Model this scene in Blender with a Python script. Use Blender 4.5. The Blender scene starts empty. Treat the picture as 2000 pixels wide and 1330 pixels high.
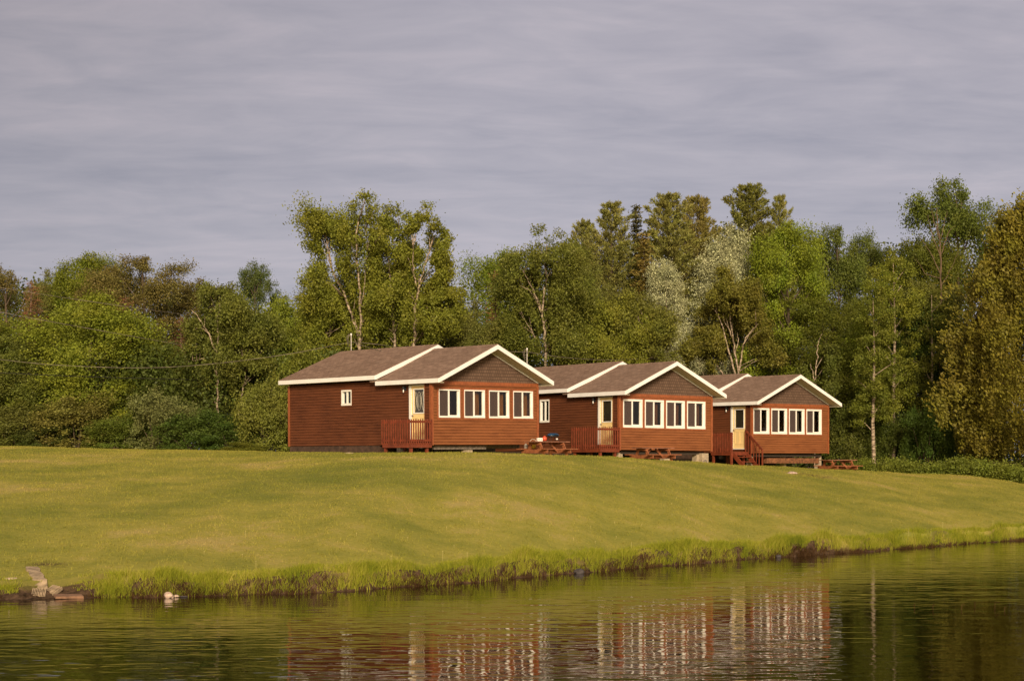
import bpy, math, random
import numpy as np
from mathutils import Vector, Matrix, Euler
random.seed(7); rng = np.random.default_rng(7)
scene = bpy.context.scene
C = scene.collection
PI = math.pi

# ------------------------------------------------------------------ camera
FPX, HOR, CAMZ = 3500.0, 899.0, 3.1            # focal length (px of a 2000 px frame), horizon row, eye height
cam_d = bpy.data.cameras.new('camera'); cam = bpy.data.objects.new('camera', cam_d); C.objects.link(cam)
cam.location = (0, 0, CAMZ); cam.rotation_euler = (math.radians(90), 0, 0)
cam_d.sensor_width = 36; cam_d.lens = 36 * FPX / 2000.0
cam_d.shift_y = (HOR - 665.0) / 2000.0
cam_d.clip_start = 0.5; cam_d.clip_end = 5000
scene.camera = cam
scene.render.resolution_x = 1024; scene.render.resolution_y = 680
scene.view_settings.view_transform = 'Standard'; scene.view_settings.look = 'None'
scene.view_settings.exposure = 0.13; scene.view_settings.gamma = 1

# ------------------------------------------------------------------ world and sun
SUN_EL, SUN_AZ = math.radians(20), math.radians(4)     # azimuth measured from straight behind the camera, to the right
world = bpy.data.worlds.new('World'); scene.world = world; world.use_nodes = True
nt = world.node_tree; nt.nodes.clear()
def N(nt, t, **kw):
    n = nt.nodes.new(t)
    for k, v in kw.items():
        if k in n.inputs: n.inputs[k].default_value = v
        else: setattr(n, k, v)
    return n
out = N(nt, 'ShaderNodeOutputWorld')
sky = N(nt, 'ShaderNodeTexSky', sky_type='NISHITA', sun_disc=False, sun_elevation=SUN_EL, sun_rotation=PI - SUN_AZ)
bg1 = N(nt, 'ShaderNodeBackground', Strength=0.08); nt.links.new(sky.outputs[0], bg1.inputs[0])
tc = N(nt, 'ShaderNodeTexCoord'); sep = N(nt, 'ShaderNodeSeparateXYZ'); nt.links.new(tc.outputs['Generated'], sep.inputs[0])
def M(op, a, b=None, c=None):
    m = nt.nodes.new('ShaderNodeMath'); m.operation = op
    for i, q in enumerate((a, b, c)):
        if q is None: continue
        if isinstance(q, (int, float)): m.inputs[i].default_value = q
        else: nt.links.new(q, m.inputs[i])
    return m.outputs[0]
zc_ = M('MAXIMUM', sep.outputs[2], 0.0); den = M('ADD', zc_, 0.10)
px_ = M('DIVIDE', sep.outputs[0], den); py_ = M('DIVIDE', sep.outputs[1], den)
comb = N(nt, 'ShaderNodeCombineXYZ'); nt.links.new(px_, comb.inputs[0]); nt.links.new(py_, comb.inputs[1])
def wmap(sc, loc=(0, 0, 0), rot=0):
    m = N(nt, 'ShaderNodeMapping'); m.inputs['Scale'].default_value = sc; m.inputs['Location'].default_value = loc
    m.inputs['Rotation'].default_value = (0, 0, rot)
    nt.links.new(comb.outputs[0], m.inputs[0]); return m.outputs[0]
n1 = N(nt, 'ShaderNodeTexNoise', Scale=1.0, Detail=6.0, Roughness=0.55, Distortion=0.5); nt.links.new(wmap((0.42, 0.62, 1), rot=-0.12), n1.inputs['Vector'])
n2 = N(nt, 'ShaderNodeTexNoise', Scale=1.0, Detail=7.0, Roughness=0.6, Distortion=0.8); nt.links.new(wmap((1.6, 3.0, 1), (3, 7, 0), -0.08), n2.inputs['Vector'])
n3 = N(nt, 'ShaderNodeTexNoise', Scale=1.0, Detail=5.0, Roughness=0.55, Distortion=0.6); nt.links.new(wmap((5.0, 8.0, 1), (1, 2, 0), -0.08), n3.inputs['Vector'])
mixn = M('ADD', M('ADD', M('MULTIPLY', n1.outputs[0], 0.54), M('MULTIPLY', n2.outputs[0], 0.28)), M('MULTIPLY', n3.outputs[0], 0.18))
cr = N(nt, 'ShaderNodeValToRGB'); nt.links.new(mixn, cr.inputs[0])
e = cr.color_ramp.elements
e[0].position = 0.35; e[0].color = (0.222, 0.216, 0.262, 1)
e[1].position = 0.64; e[1].color = (0.425, 0.375, 0.405, 1)
m_ = cr.color_ramp.elements.new(0.5); m_.color = (0.318, 0.296, 0.334, 1)
# paler, bluer towards the horizon
hz = N(nt, 'ShaderNodeMapRange'); hz.inputs[1].default_value = 0.0; hz.inputs[2].default_value = 0.16; nt.links.new(sep.outputs[2], hz.inputs[0])
mh = N(nt, 'ShaderNodeMix', data_type='RGBA'); nt.links.new(hz.outputs[0], mh.inputs[0]); mh.inputs[6].default_value = (0.30, 0.315, 0.39, 1); nt.links.new(cr.outputs[0], mh.inputs[7])
hmix = N(nt, 'ShaderNodeMapRange'); hmix.inputs[1].default_value = -0.02; hmix.inputs[2].default_value = 0.22; hmix.inputs[3].default_value = 0.6; hmix.inputs[4].default_value = 0.0
nt.links.new(sep.outputs[2], hmix.inputs[0])
mh2 = N(nt, 'ShaderNodeMix', data_type='RGBA'); nt.links.new(hmix.outputs[0], mh2.inputs[0]); nt.links.new(cr.outputs[0], mh2.inputs[6]); mh2.inputs[7].default_value = (0.300, 0.310, 0.375, 1)
# the side of the evening sun (behind the camera) glows warm through the overcast
glow = N(nt, 'ShaderNodeMapRange', interpolation_type='SMOOTHSTEP'); nt.links.new(M('MULTIPLY', sep.outputs[1], -1.0), glow.inputs[0])
glow.inputs[1].default_value = -0.2; glow.inputs[2].default_value = 1.0; glow.inputs[3].default_value = 0.0; glow.inputs[4].default_value = 1.0
gm = N(nt, 'ShaderNodeMix', data_type='RGBA'); nt.links.new(glow.outputs[0], gm.inputs[0]); nt.links.new(mh2.outputs[2], gm.inputs[6]); gm.inputs[7].default_value = (0.95, 0.68, 0.38, 1)
bg2 = N(nt, 'ShaderNodeBackground')
up_ = N(nt, 'ShaderNodeMapRange', interpolation_type='SMOOTHSTEP'); nt.links.new(sep.outputs[2], up_.inputs[0]); up_.inputs[1].default_value = 0.20; up_.inputs[2].default_value = 0.60; up_.inputs[3].default_value = 1.30; up_.inputs[4].default_value = 0.5
lf_ = N(nt, 'ShaderNodeMapRange', interpolation_type='SMOOTHSTEP'); nt.links.new(sep.outputs[0], lf_.inputs[0]); lf_.inputs[1].default_value = -0.34; lf_.inputs[2].default_value = 0.02; lf_.inputs[3].default_value = 0.74; lf_.inputs[4].default_value = 1.0
lo_ = N(nt, 'ShaderNodeMapRange'); nt.links.new(sep.outputs[2], lo_.inputs[0]); lo_.inputs[1].default_value = 0.06; lo_.inputs[2].default_value = 0.24; lo_.inputs[3].default_value = 0.35; lo_.inputs[4].default_value = 1.0
side = M('ADD', M('MULTIPLY', M('SUBTRACT', lf_.outputs[0], 1.0), lo_.outputs[0]), 1.0)
nt.links.new(M('MULTIPLY', up_.outputs[0], side), bg2.inputs[1]); nt.links.new(gm.outputs[2], bg2.inputs[0])
ms = N(nt, 'ShaderNodeMixShader'); ms.inputs[0].default_value = 0.94
nt.links.new(bg1.outputs[0], ms.inputs[1]); nt.links.new(bg2.outputs[0], ms.inputs[2]); nt.links.new(ms.outputs[0], out.inputs[0])

sun_d = bpy.data.lights.new('sun', 'SUN'); sun = bpy.data.objects.new('sun', sun_d); C.objects.link(sun)
sun_d.energy = 3.9; sun_d.angle = math.radians(14); sun_d.color = (1.0, 0.83, 0.60)
to_sun = Vector((math.sin(SUN_AZ) * math.cos(SUN_EL), -math.cos(SUN_AZ) * math.cos(SUN_EL), math.sin(SUN_EL)))
sun.rotation_euler = to_sun.to_track_quat('Z', 'Y').to_euler(); sun.location = (0, -50, 60)

# ------------------------------------------------------------------ helpers
def tag(o, label=None, cat=None, group=None, kind=None):
    if label: o['label'] = label
    if cat: o['category'] = cat
    if group: o['group'] = group
    if kind: o['kind'] = kind
    return o
def empty(name, loc=(0, 0, 0), rz=0, parent=None):
    o = bpy.data.objects.new(name, None); C.objects.link(o); o.location = loc; o.rotation_euler = (0, 0, rz)
    o.empty_display_size = 0.3
    if parent: o.parent = parent
    return o
class MB:
    def __init__(s): s.v = []; s.f = []
    def quad(s, a, b, c, d):
        n = len(s.v); s.v += [a, b, c, d]; s.f.append((n, n+1, n+2, n+3)); return s
    def box(s, x0, x1, y0, y1, z0, z1):
        n = len(s.v)
        s.v += [(x0,y0,z0),(x1,y0,z0),(x1,y1,z0),(x0,y1,z0),(x0,y0,z1),(x1,y0,z1),(x1,y1,z1),(x0,y1,z1)]
        s.f += [tuple(n+i for i in q) for q in ((0,3,2,1),(4,5,6,7),(0,1,5,4),(1,2,6,5),(2,3,7,6),(3,0,4,7))]
        return s
    def hexa(s, p):                                   # 8 points: bottom loop, top loop
        n = len(s.v); s.v += [tuple(q) for q in p]
        s.f += [tuple(n+i for i in q) for q in ((0,3,2,1),(4,5,6,7),(0,1,5,4),(1,2,6,5),(2,3,7,6),(3,0,4,7))]
        return s
    def beam(s, a, b, w, h, up=(0, 0, 1)):            # rectangular bar from a to b; w across, h along up
        a = Vector(a); b = Vector(b); d = (b-a).normalized(); u = Vector(up)
        r = d.cross(u)
        if r.length < 1e-4: r = d.cross(Vector((1, 0, 0)))
        r.normalize(); u = r.cross(d).normalized()
        p = [a-r*w/2-u*h/2, a+r*w/2-u*h/2, b+r*w/2-u*h/2, b-r*w/2-u*h/2, a-r*w/2+u*h/2, a+r*w/2+u*h/2, b+r*w/2+u*h/2, b-r*w/2+u*h/2]
        return s.hexa(p)
    def tube(s, pts, rad, n=6):
        pts = [Vector(p) for p in pts]; k = len(pts); base = len(s.v)
        if not isinstance(rad, (list, tuple)): rad = [rad]*k
        for i, p in enumerate(pts):
            d = (pts[min(i+1, k-1)] - pts[max(i-1, 0)]).normalized()
            r = d.cross(Vector((0.13, 1, 0.07)))
            if r.length < 1e-3: r = d.cross(Vector((1, 0, 0)))
            r.normalize(); u = d.cross(r)
            for j in range(n):
                t = 2*PI*j/n; s.v.append(tuple(p + r*math.cos(t)*rad[i] + u*math.sin(t)*rad[i]))
        for i in range(k-1):
            for j in range(n):
                a = base+i*n+j; b = base+i*n+(j+1) % n
                s.f.append((a, b, b+n, a+n))
        s.f.append(tuple(base+j for j in range(n))[::-1]); s.f.append(tuple(base+(k-1)*n+j for j in range(n)))
        return s
    def lathe(s, c, prof, n=16, sx=1, sy=1):          # prof: (r, z)
        base = len(s.v)
        for r, z in prof:
            for j in range(n):
                t = 2*PI*j/n; s.v.append((c[0]+r*sx*math.cos(t), c[1]+r*sy*math.sin(t), c[2]+z))
        for i in range(len(prof)-1):
            for j in range(n):
                a = base+i*n+j; b = base+i*n+(j+1) % n; s.f.append((a, b, b+n, a+n))
        s.f.append(tuple(base+j for j in range(n))[::-1]); s.f.append(tuple(base+(len(prof)-1)*n+j for j in range(n)))
        return s
    def build(s, name, mat, parent=None, smooth=False):
        me = bpy.data.meshes.new(name); me.from_pydata([tuple(v) for v in s.v], [], s.f); me.update()
        if smooth:
            for p in me.polygons: p.use_smooth = True
        if mat: me.materials.append(mat)
        o = bpy.data.objects.new(name, me); C.objects.link(o)
        if parent: o.parent = parent
        return o
def np_mesh(name, V, F, mat):                          # V (n,3), F (m,k)
    me = bpy.data.meshes.new(name); V = np.asarray(V, np.float32); F = np.asarray(F, np.int32)
    k = F.shape[1]; me.vertices.add(len(V)); me.vertices.foreach_set('co', V.ravel())
    me.loops.add(F.size); me.loops.foreach_set('vertex_index', F.ravel())
    me.polygons.add(len(F)); me.polygons.foreach_set('loop_start', np.arange(0, F.size, k, dtype=np.int32))
    me.polygons.foreach_set('loop_total', np.full(len(F), k, np.int32))
    me.update(calc_edges=True); me.validate()
    if mat: me.materials.append(mat)
    return me
def link(me, name, parent=None):
    o = bpy.data.objects.new(name, me); C.objects.link(o)
    if parent: o.parent = parent
    return o

# ------------------------------------------------------------------ materials
def mat(name, col, rough=0.7, var=0.0, vscale=8.0, stretch=(1, 1, 1), bump=0.0, bscale=30.0, col2=None, spec=0.5, metal=0.0, coord='Object', detail=5, hue=None):
    m = bpy.data.materials.new(name); m.use_nodes = True; nt = m.node_tree; p = nt.nodes['Principled BSDF']
    p.inputs['Roughness'].default_value = rough; p.inputs['Specular IOR Level'].default_value = spec; p.inputs['Metallic'].default_value = metal
    c = (*col, 1); p.inputs['Base Color'].default_value = c
    if var or col2 or bump:
        tc = N(nt, 'ShaderNodeTexCoord'); mp = N(nt, 'ShaderNodeMapping'); mp.inputs['Scale'].default_value = stretch
        nt.links.new(tc.outputs[coord], mp.inputs[0])
    if var or col2:
        n = N(nt, 'ShaderNodeTexNoise', Scale=vscale, Detail=float(detail), Roughness=0.62); nt.links.new(mp.outputs[0], n.inputs['Vector'])
        mx = N(nt, 'ShaderNodeMix', data_type='RGBA')
        a = tuple(x*(1-var) for x in col); b = tuple(min(1, x*(1+var)) for x in (col2 or col))
        if col2: a = col; b = col2
        mr = N(nt, 'ShaderNodeMapRange'); mr.inputs[1].default_value = 0.32; mr.inputs[2].default_value = 0.68
        nt.links.new(n.outputs[0], mr.inputs[0]); nt.links.new(mr.outputs[0], mx.inputs[0])
        mx.inputs[6].default_value = (*a, 1); mx.inputs[7].default_value = (*b, 1); nt.links.new(mx.outputs[2], p.inputs['Base Color'])
    if bump:
        n = N(nt, 'ShaderNodeTexNoise', Scale=bscale, Detail=6.0); nt.links.new(mp.outputs[0], n.inputs['Vector'])
        b = N(nt, 'ShaderNodeBump', Strength=bump, Distance=0.02); nt.links.new(n.outputs[0], b.inputs['Height']); nt.links.new(b.outputs[0], p.inputs['Normal'])
    return m
def siding_mat(name, col, dark):
    # stained boards: every course and every board its own tone, long streaks along the grain, pale scuffs
    m = bpy.data.materials.new(name); m.use_nodes = True; nt = m.node_tree; p = nt.nodes['Principled BSDF']; p.inputs['Roughness'].default_value = 0.72
    p.inputs['Specular IOR Level'].default_value = 0.25
    tc = N(nt, 'ShaderNodeTexCoord')
    def nz(sc, st, det=5.0):
        mp = N(nt, 'ShaderNodeMapping'); mp.inputs['Scale'].default_value = st; nt.links.new(tc.outputs['Object'], mp.inputs[0])
        n = N(nt, 'ShaderNodeTexNoise', Scale=sc, Detail=det, Roughness=0.6); nt.links.new(mp.outputs[0], n.inputs['Vector']); return n.outputs[0]
    a = nz(1.0, (1.2, 1.2, 14)); b = nz(0.6, (1, 1, 1)); c = nz(9, (1, 1, 5))
    mx = N(nt, 'ShaderNodeMath', operation='MULTIPLY_ADD'); nt.links.new(a, mx.inputs[0]); mx.inputs[1].default_value = 0.55
    m2 = N(nt, 'ShaderNodeMath', operation='MULTIPLY'); nt.links.new(b, m2.inputs[0]); m2.inputs[1].default_value = 0.3
    m3 = N(nt, 'ShaderNodeMath', operation='MULTIPLY_ADD'); nt.links.new(c, m3.inputs[0]); m3.inputs[1].default_value = 0.25; nt.links.new(m2.outputs[0], m3.inputs[2])
    nt.links.new(m3.outputs[0], mx.inputs[2])
    r = N(nt, 'ShaderNodeValToRGB'); nt.links.new(mx.outputs[0], r.inputs[0])
    r.color_ramp.elements[0].position = 0.40; r.color_ramp.elements[0].color = (*dark, 1)
    r.color_ramp.elements[1].position = 0.70; r.color_ramp.elements[1].color = (*[x*1.25 for x in col], 1)
    k = r.color_ramp.elements.new(0.56); k.color = (*col, 1)
    nt.links.new(r.outputs[0], p.inputs['Base Color'])
    bn = N(nt, 'ShaderNodeBump', Strength=0.3, Distance=0.01); nt.links.new(c, bn.inputs['Height']); nt.links.new(bn.outputs[0], p.inputs['Normal'])
    return m
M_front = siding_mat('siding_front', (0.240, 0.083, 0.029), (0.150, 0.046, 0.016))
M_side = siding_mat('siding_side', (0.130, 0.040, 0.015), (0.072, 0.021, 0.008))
M_trim = mat('stained_trim', (0.30, 0.085, 0.028), 0.6, 0.3, 6, (4, 4, 1))
M_deck = mat('deck_stain', (0.19, 0.040, 0.016), 0.55, 0.35, 5)
M_white = mat('white_paint', (0.90, 0.86, 0.80), 0.5, 0.06, 3)
M_fascia = mat('white_fascia', (0.90, 0.87, 0.86), 0.5, 0.07, 2)
M_cream = mat('cream_paint', (0.90, 0.66, 0.30), 0.5, 0.05, 3)
M_soffit = mat('soffit_metal', (0.55, 0.50, 0.36), 0.5)
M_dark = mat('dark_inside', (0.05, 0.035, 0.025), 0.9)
M_amber = mat('varnished_pine', (0.26, 0.10, 0.02), 0.5, 0.55, 2.2, (6, 6, 0.8))
M_redcurt = mat('red_brown_curtain', (0.13, 0.045, 0.018), 0.9, 0.5, 5, (6, 6, 0.6))
M_curtain = mat('curtain', (0.11, 0.085, 0.07), 0.9, 0.3, 8, (6, 6, 0.5))
M_beam = mat('old_timber', (0.07, 0.038, 0.026), 0.9, 0.5, 4)
M_rust = mat('rusty_beam', (0.20, 0.08, 0.035), 0.8, 0.6, 9)
M_block = mat('pale_block', (0.42, 0.33, 0.23), 0.9, 0.3, 9)
M_grey = mat('grey_timber', (0.20, 0.16, 0.13), 0.9, 0.5, 8)
M_metal = mat('galvanised', (0.45, 0.40, 0.36), 0.45, 0.2, 10, metal=0.6)
M_black = mat('black_metal', (0.02, 0.02, 0.022), 0.4)
M_wire = mat('wire_cover', (0.17, 0.14, 0.11), 0.5, 0.8, 1.2)
M_wire2 = mat('dark_wire', (0.02, 0.018, 0.015), 0.5)
M_table = mat('table_stain', (0.30, 0.105, 0.045), 0.55, 0.45, 4, (3, 3, 3))
M_tableg = mat('weathered_top', (0.23, 0.10, 0.06), 0.6, 0.4, 5, (1, 6, 1))
M_came = mat('glass_came', (0.6, 0.55, 0.45), 0.35, metal=0.3)
def glass_mat():
    m = bpy.data.materials.new('window_glass'); m.use_nodes = True; nt = m.node_tree; nt.nodes.clear()
    o = N(nt, 'ShaderNodeOutputMaterial'); t = N(nt, 'ShaderNodeBsdfTransparent'); t.inputs[0].default_value = (0.85, 0.86, 0.82, 1)
    g = N(nt, 'ShaderNodeBsdfGlossy'); g.inputs['Roughness'].default_value = 0.02
    lw = N(nt, 'ShaderNodeLayerWeight', Blend=0.5); pw = N(nt, 'ShaderNodeMath', operation='POWER'); nt.links.new(lw.outputs['Facing'], pw.inputs[0]); pw.inputs[1].default_value = 4.0
    f = N(nt, 'ShaderNodeMath', operation='MULTIPLY_ADD'); nt.links.new(pw.outputs[0], f.inputs[0]); f.inputs[1].default_value = 0.9; f.inputs[2].default_value = 0.03; mx = N(nt, 'ShaderNodeMixShader')
    nt.links.new(f.outputs[0], mx.inputs[0]); nt.links.new(t.outputs[0], mx.inputs[1]); nt.links.new(g.outputs[0], mx.inputs[2]); nt.links.new(mx.outputs[0], o.inputs[0])
    return m
M_glass = glass_mat()
def screen_mat():
    m = bpy.data.materials.new('insect_screen'); m.use_nodes = True; nt = m.node_tree; nt.nodes.clear()
    o = N(nt, 'ShaderNodeOutputMaterial'); t = N(nt, 'ShaderNodeBsdfTransparent'); d = N(nt, 'ShaderNodeBsdfDiffuse'); d.inputs[0].default_value = (0.11, 0.08, 0.075, 1)
    mx = N(nt, 'ShaderNodeMixShader'); mx.inputs[0].default_value = 0.62
    nt.links.new(t.outputs[0], mx.inputs[1]); nt.links.new(d.outputs[0], mx.inputs[2]); nt.links.new(mx.outputs[0], o.inputs[0]); return m
M_screen = screen_mat()
def shingle_mat():
    m = bpy.data.materials.new('asphalt_shingles'); m.use_nodes = True; nt = m.node_tree; p = nt.nodes['Principled BSDF']; p.inputs['Roughness'].default_value = 0.95
    p.inputs['Specular IOR Level'].default_value = 0.15
    tc = N(nt, 'ShaderNodeTexCoord'); sp = N(nt, 'ShaderNodeSeparateXYZ'); nt.links.new(tc.outputs['Object'], sp.inputs[0])
    zz = N(nt, 'ShaderNodeMath', operation='MULTIPLY'); nt.links.new(sp.outputs[2], zz.inputs[0]); zz.inputs[1].default_value = 2.42
    cb = N(nt, 'ShaderNodeCombineXYZ'); nt.links.new(sp.outputs[1], cb.inputs[0]); nt.links.new(zz.outputs[0], cb.inputs[1])
    br = N(nt, 'ShaderNodeTexBrick', Scale=1.0); br.offset = 0.37; br.inputs['Brick Width'].default_value = 0.30; br.inputs['Row Height'].default_value = 0.143
    br.inputs['Mortar Size'].default_value = 0.006; br.inputs['Color1'].default_value = (0.25, 0.163, 0.122, 1); br.inputs['Color2'].default_value = (0.345, 0.232, 0.178, 1)
    br.inputs['Mortar'].default_value = (0.08, 0.05, 0.04, 1); nt.links.new(cb.outputs[0], br.inputs['Vector'])
    n = N(nt, 'ShaderNodeTexNoise', Scale=3.5, Detail=8.0, Roughness=0.75); nt.links.new(cb.outputs[0], n.inputs['Vector'])
    hs = N(nt, 'ShaderNodeHueSaturation'); mr = N(nt, 'ShaderNodeMapRange'); mr.inputs[1].default_value = 0.3; mr.inputs[2].default_value = 0.7; mr.inputs[3].default_value = 0.82; mr.inputs[4].default_value = 1.18
    nt.links.new(n.outputs[0], mr.inputs[0]); nt.links.new(mr.outputs[0], hs.inputs['Value']); nt.links.new(br.outputs[0], hs.inputs['Color']); nt.links.new(hs.outputs[0], p.inputs['Base Color'])
    b = N(nt, 'ShaderNodeBump', Strength=0.6, Distance=0.012); nt.links.new(br.outputs['Fac'], b.inputs['Height']); b.invert = True; nt.links.new(b.outputs[0], p.inputs['Normal'])
    return m
M_shingle = shingle_mat()
def gable_mat():
    m = bpy.data.materials.new('gable_shakes'); m.use_nodes = True; nt = m.node_tree; p = nt.nodes['Principled BSDF']; p.inputs['Roughness'].default_value = 0.9
    tc = N(nt, 'ShaderNodeTexCoord'); sp = N(nt, 'ShaderNodeSeparateXYZ'); nt.links.new(tc.outputs['Object'], sp.inputs[0])
    cb = N(nt, 'ShaderNodeCombineXYZ'); nt.links.new(sp.outputs[0], cb.inputs[0]); nt.links.new(sp.outputs[2], cb.inputs[1])
    br = N(nt, 'ShaderNodeTexBrick', Scale=1.0); br.inputs['Brick Width'].default_value = 0.12; br.inputs['Row Height'].default_value = 0.13; br.inputs['Bias'].default_value = -0.2
    br.inputs['Mortar Size'].default_value = 0.008; br.inputs['Color1'].default_value = (0.125, 0.072, 0.048, 1); br.inputs['Color2'].default_value = (0.175, 0.105, 0.072, 1); br.inputs['Mortar'].default_value = (0.06, 0.032, 0.02, 1)
    nt.links.new(cb.outputs[0], br.inputs['Vector']); nt.links.new(br.outputs[0], p.inputs['Base Color'])
    b = N(nt, 'ShaderNodeBump', Strength=0.8, Distance=0.02); nt.links.new(br.outputs['Fac'], b.inputs['Height']); b.invert = True; nt.links.new(b.outputs[0], p.inputs['Normal'])
    return m
M_gable = gable_mat()

def leaf_mat(name, trans=0.35, rough=0.55, lo=0.80, hi=1.22):
    m = bpy.data.materials.new(name); m.use_nodes = True; nt = m.node_tree; nt.nodes.clear()
    o = N(nt, 'ShaderNodeOutputMaterial'); oi = N(nt, 'ShaderNodeObjectInfo'); ge = N(nt, 'ShaderNodeNewGeometry')
    hs = N(nt, 'ShaderNodeHueSaturation'); nt.links.new(oi.outputs['Color'], hs.inputs['Color'])
    mr = N(nt, 'ShaderNodeMapRange'); nt.links.new(ge.outputs['Random Per Island'], mr.inputs[0]); mr.inputs[3].default_value = lo; mr.inputs[4].default_value = hi
    tc2 = N(nt, 'ShaderNodeTexCoord'); n2 = N(nt, 'ShaderNodeTexNoise', Scale=1.3, Detail=3.0); nt.links.new(tc2.outputs['Object'], n2.inputs['Vector'])
    m2 = N(nt, 'ShaderNodeMapRange'); nt.links.new(n2.outputs[0], m2.inputs[0]); m2.inputs[1].default_value = 0.3; m2.inputs[2].default_value = 0.7; m2.inputs[3].default_value = 0.78; m2.inputs[4].default_value = 1.25
    mm = N(nt, 'ShaderNodeMath', operation='MULTIPLY'); nt.links.new(mr.outputs[0], mm.inputs[0]); nt.links.new(m2.outputs[0], mm.inputs[1]); nt.links.new(mm.outputs[0], hs.inputs['Value'])
    tc = N(nt, 'ShaderNodeTexCoord'); n = N(nt, 'ShaderNodeTexNoise', Scale=0.9, Detail=3.0); nt.links.new(tc.outputs['Object'], n.inputs['Vector'])
    mh = N(nt, 'ShaderNodeMapRange'); nt.links.new(n.outputs[0], mh.inputs[0]); mh.inputs[1].default_value = 0.3; mh.inputs[2].default_value = 0.7; mh.inputs[3].default_value = 0.478; mh.inputs[4].default_value = 0.508; nt.links.new(mh.outputs[0], hs.inputs['Hue'])
    d = N(nt, 'ShaderNodeBsdfPrincipled'); d.inputs['Roughness'].default_value = rough; d.inputs['Specular IOR Level'].default_value = 0.3; nt.links.new(hs.outputs[0], d.inputs['Base Color'])
    t = N(nt, 'ShaderNodeBsdfTranslucent'); nt.links.new(hs.outputs[0], t.inputs[0])
    mx = N(nt, 'ShaderNodeMixShader'); mx.inputs[0].default_value = trans
    nt.links.new(d.outputs[0], mx.inputs[1]); nt.links.new(t.outputs[0], mx.inputs[2]); nt.links.new(mx.outputs[0], o.inputs[0])
    return m
M_leaf = leaf_mat('leaves'); M_needle = leaf_mat('needles', 0.15, 0.6, 0.7, 1.35); M_silver = leaf_mat('silver_leaves', 0.2, 0.5, 0.45, 1.6)
M_bark = mat('brown_bark', (0.11, 0.075, 0.05), 0.9, 0.5, 6, (3, 3, 1))
def birch_mat():
    m = bpy.data.materials.new('birch_bark'); m.use_nodes = True; nt = m.node_tree; p = nt.nodes['Principled BSDF']; p.inputs['Roughness'].default_value = 0.7
    tc = N(nt, 'ShaderNodeTexCoord'); mp = N(nt, 'ShaderNodeMapping'); mp.inputs['Scale'].default_value = (1.5, 1.5, 5); nt.links.new(tc.outputs['Object'], mp.inputs[0])
    n = N(nt, 'ShaderNodeTexNoise', Scale=1.6, Detail=4.0, Roughness=0.7); nt.links.new(mp.outputs[0], n.inputs['Vector'])
    r = N(nt, 'ShaderNodeValToRGB'); nt.links.new(n.outputs[0], r.inputs[0]); e = r.color_ramp.elements
    e[0].position = 0.42; e[0].color = (0.12, 0.08, 0.05, 1); e[1].position = 0.54; e[1].color = (0.50, 0.38, 0.27, 1)
    nt.links.new(r.outputs[0], p.inputs['Base Color']); return m
M_birch = birch_mat()
M_dead = mat('dead_wood', (0.15, 0.095, 0.06), 0.9, 0.4, 3)

# ------------------------------------------------------------------ terrain
def interp(x, tab):
    xs = [a for a, b in tab]; ys = [b for a, b in tab]
    return np.interp(x, xs, ys)
SH = [(-70, 36), (-30, 38.0), (-18, 38.9), (-11.3, 39.6), (-8, 40.4), (-5.2, 41.6), (-1.3, 44.6), (3.0, 51.2), (8.2, 56.8), (12.2, 61.0), (19.9, 69.4), (28, 79), (60, 118), (90, 150)]
CR = [(-70, 92), (-25.7, 82), (-9.6, 73), (-3, 67.5), (1.3, 68.5), (4.5, 72.5), (9.6, 79), (16.8, 86), (24.3, 91), (60, 140), (90, 175)]
ZC = [(-70, 4.0), (-25.7, 3.77), (-9.6, 3.42), (-3, 3.385), (1.3, 3.355), (4.5, 3.19), (6.2, 3.12), (9.6, 2.90), (16.8, 2.59), (24.3, 2.25), (40, 2.0), (90, 2.0)]
DR = [(-70, 0.0), (-9, 0.02), (-4, 0.05), (-1, 0.12), (1.3, 0.22), (16.8, 0.20), (24, 0.12), (60, 0.0)]
def smooth_tab(tab, w=3.0):
    xs = np.arange(-100, 120, 0.5); y = interp(xs, tab); k = np.exp(-0.5*(np.arange(-12, 13)*0.5/w*1.5)**2); k /= k.sum()
    yp = np.pad(y, 12, mode='edge'); return xs, np.convolve(yp, k, 'valid')
SHx, SHy = smooth_tab(SH, 2.0); CRx, CRy = smooth_tab(CR, 2.5); ZCx, ZCy = smooth_tab(ZC, 2.5)
def ysh(X):
    X = np.asarray(X, float)
    wob = 0.16*np.sin(X*1.9+0.4)+0.10*np.sin(X*4.3+1.7)+0.06*np.sin(X*9.1)+0.22*np.sin(X*0.7+2)
    return np.interp(X, SHx, SHy) + wob*np.clip(1-np.abs(X)/80, 0, 1)
def bank_h(X):
    X = np.asarray(X, float)
    h = 0.36 + 0.06*np.sin(X*1.3+1)+0.04*np.sin(X*3.7)
    return h*(1-0.25*np.clip((-8.2-X)/1.4, 0, 1))
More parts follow.
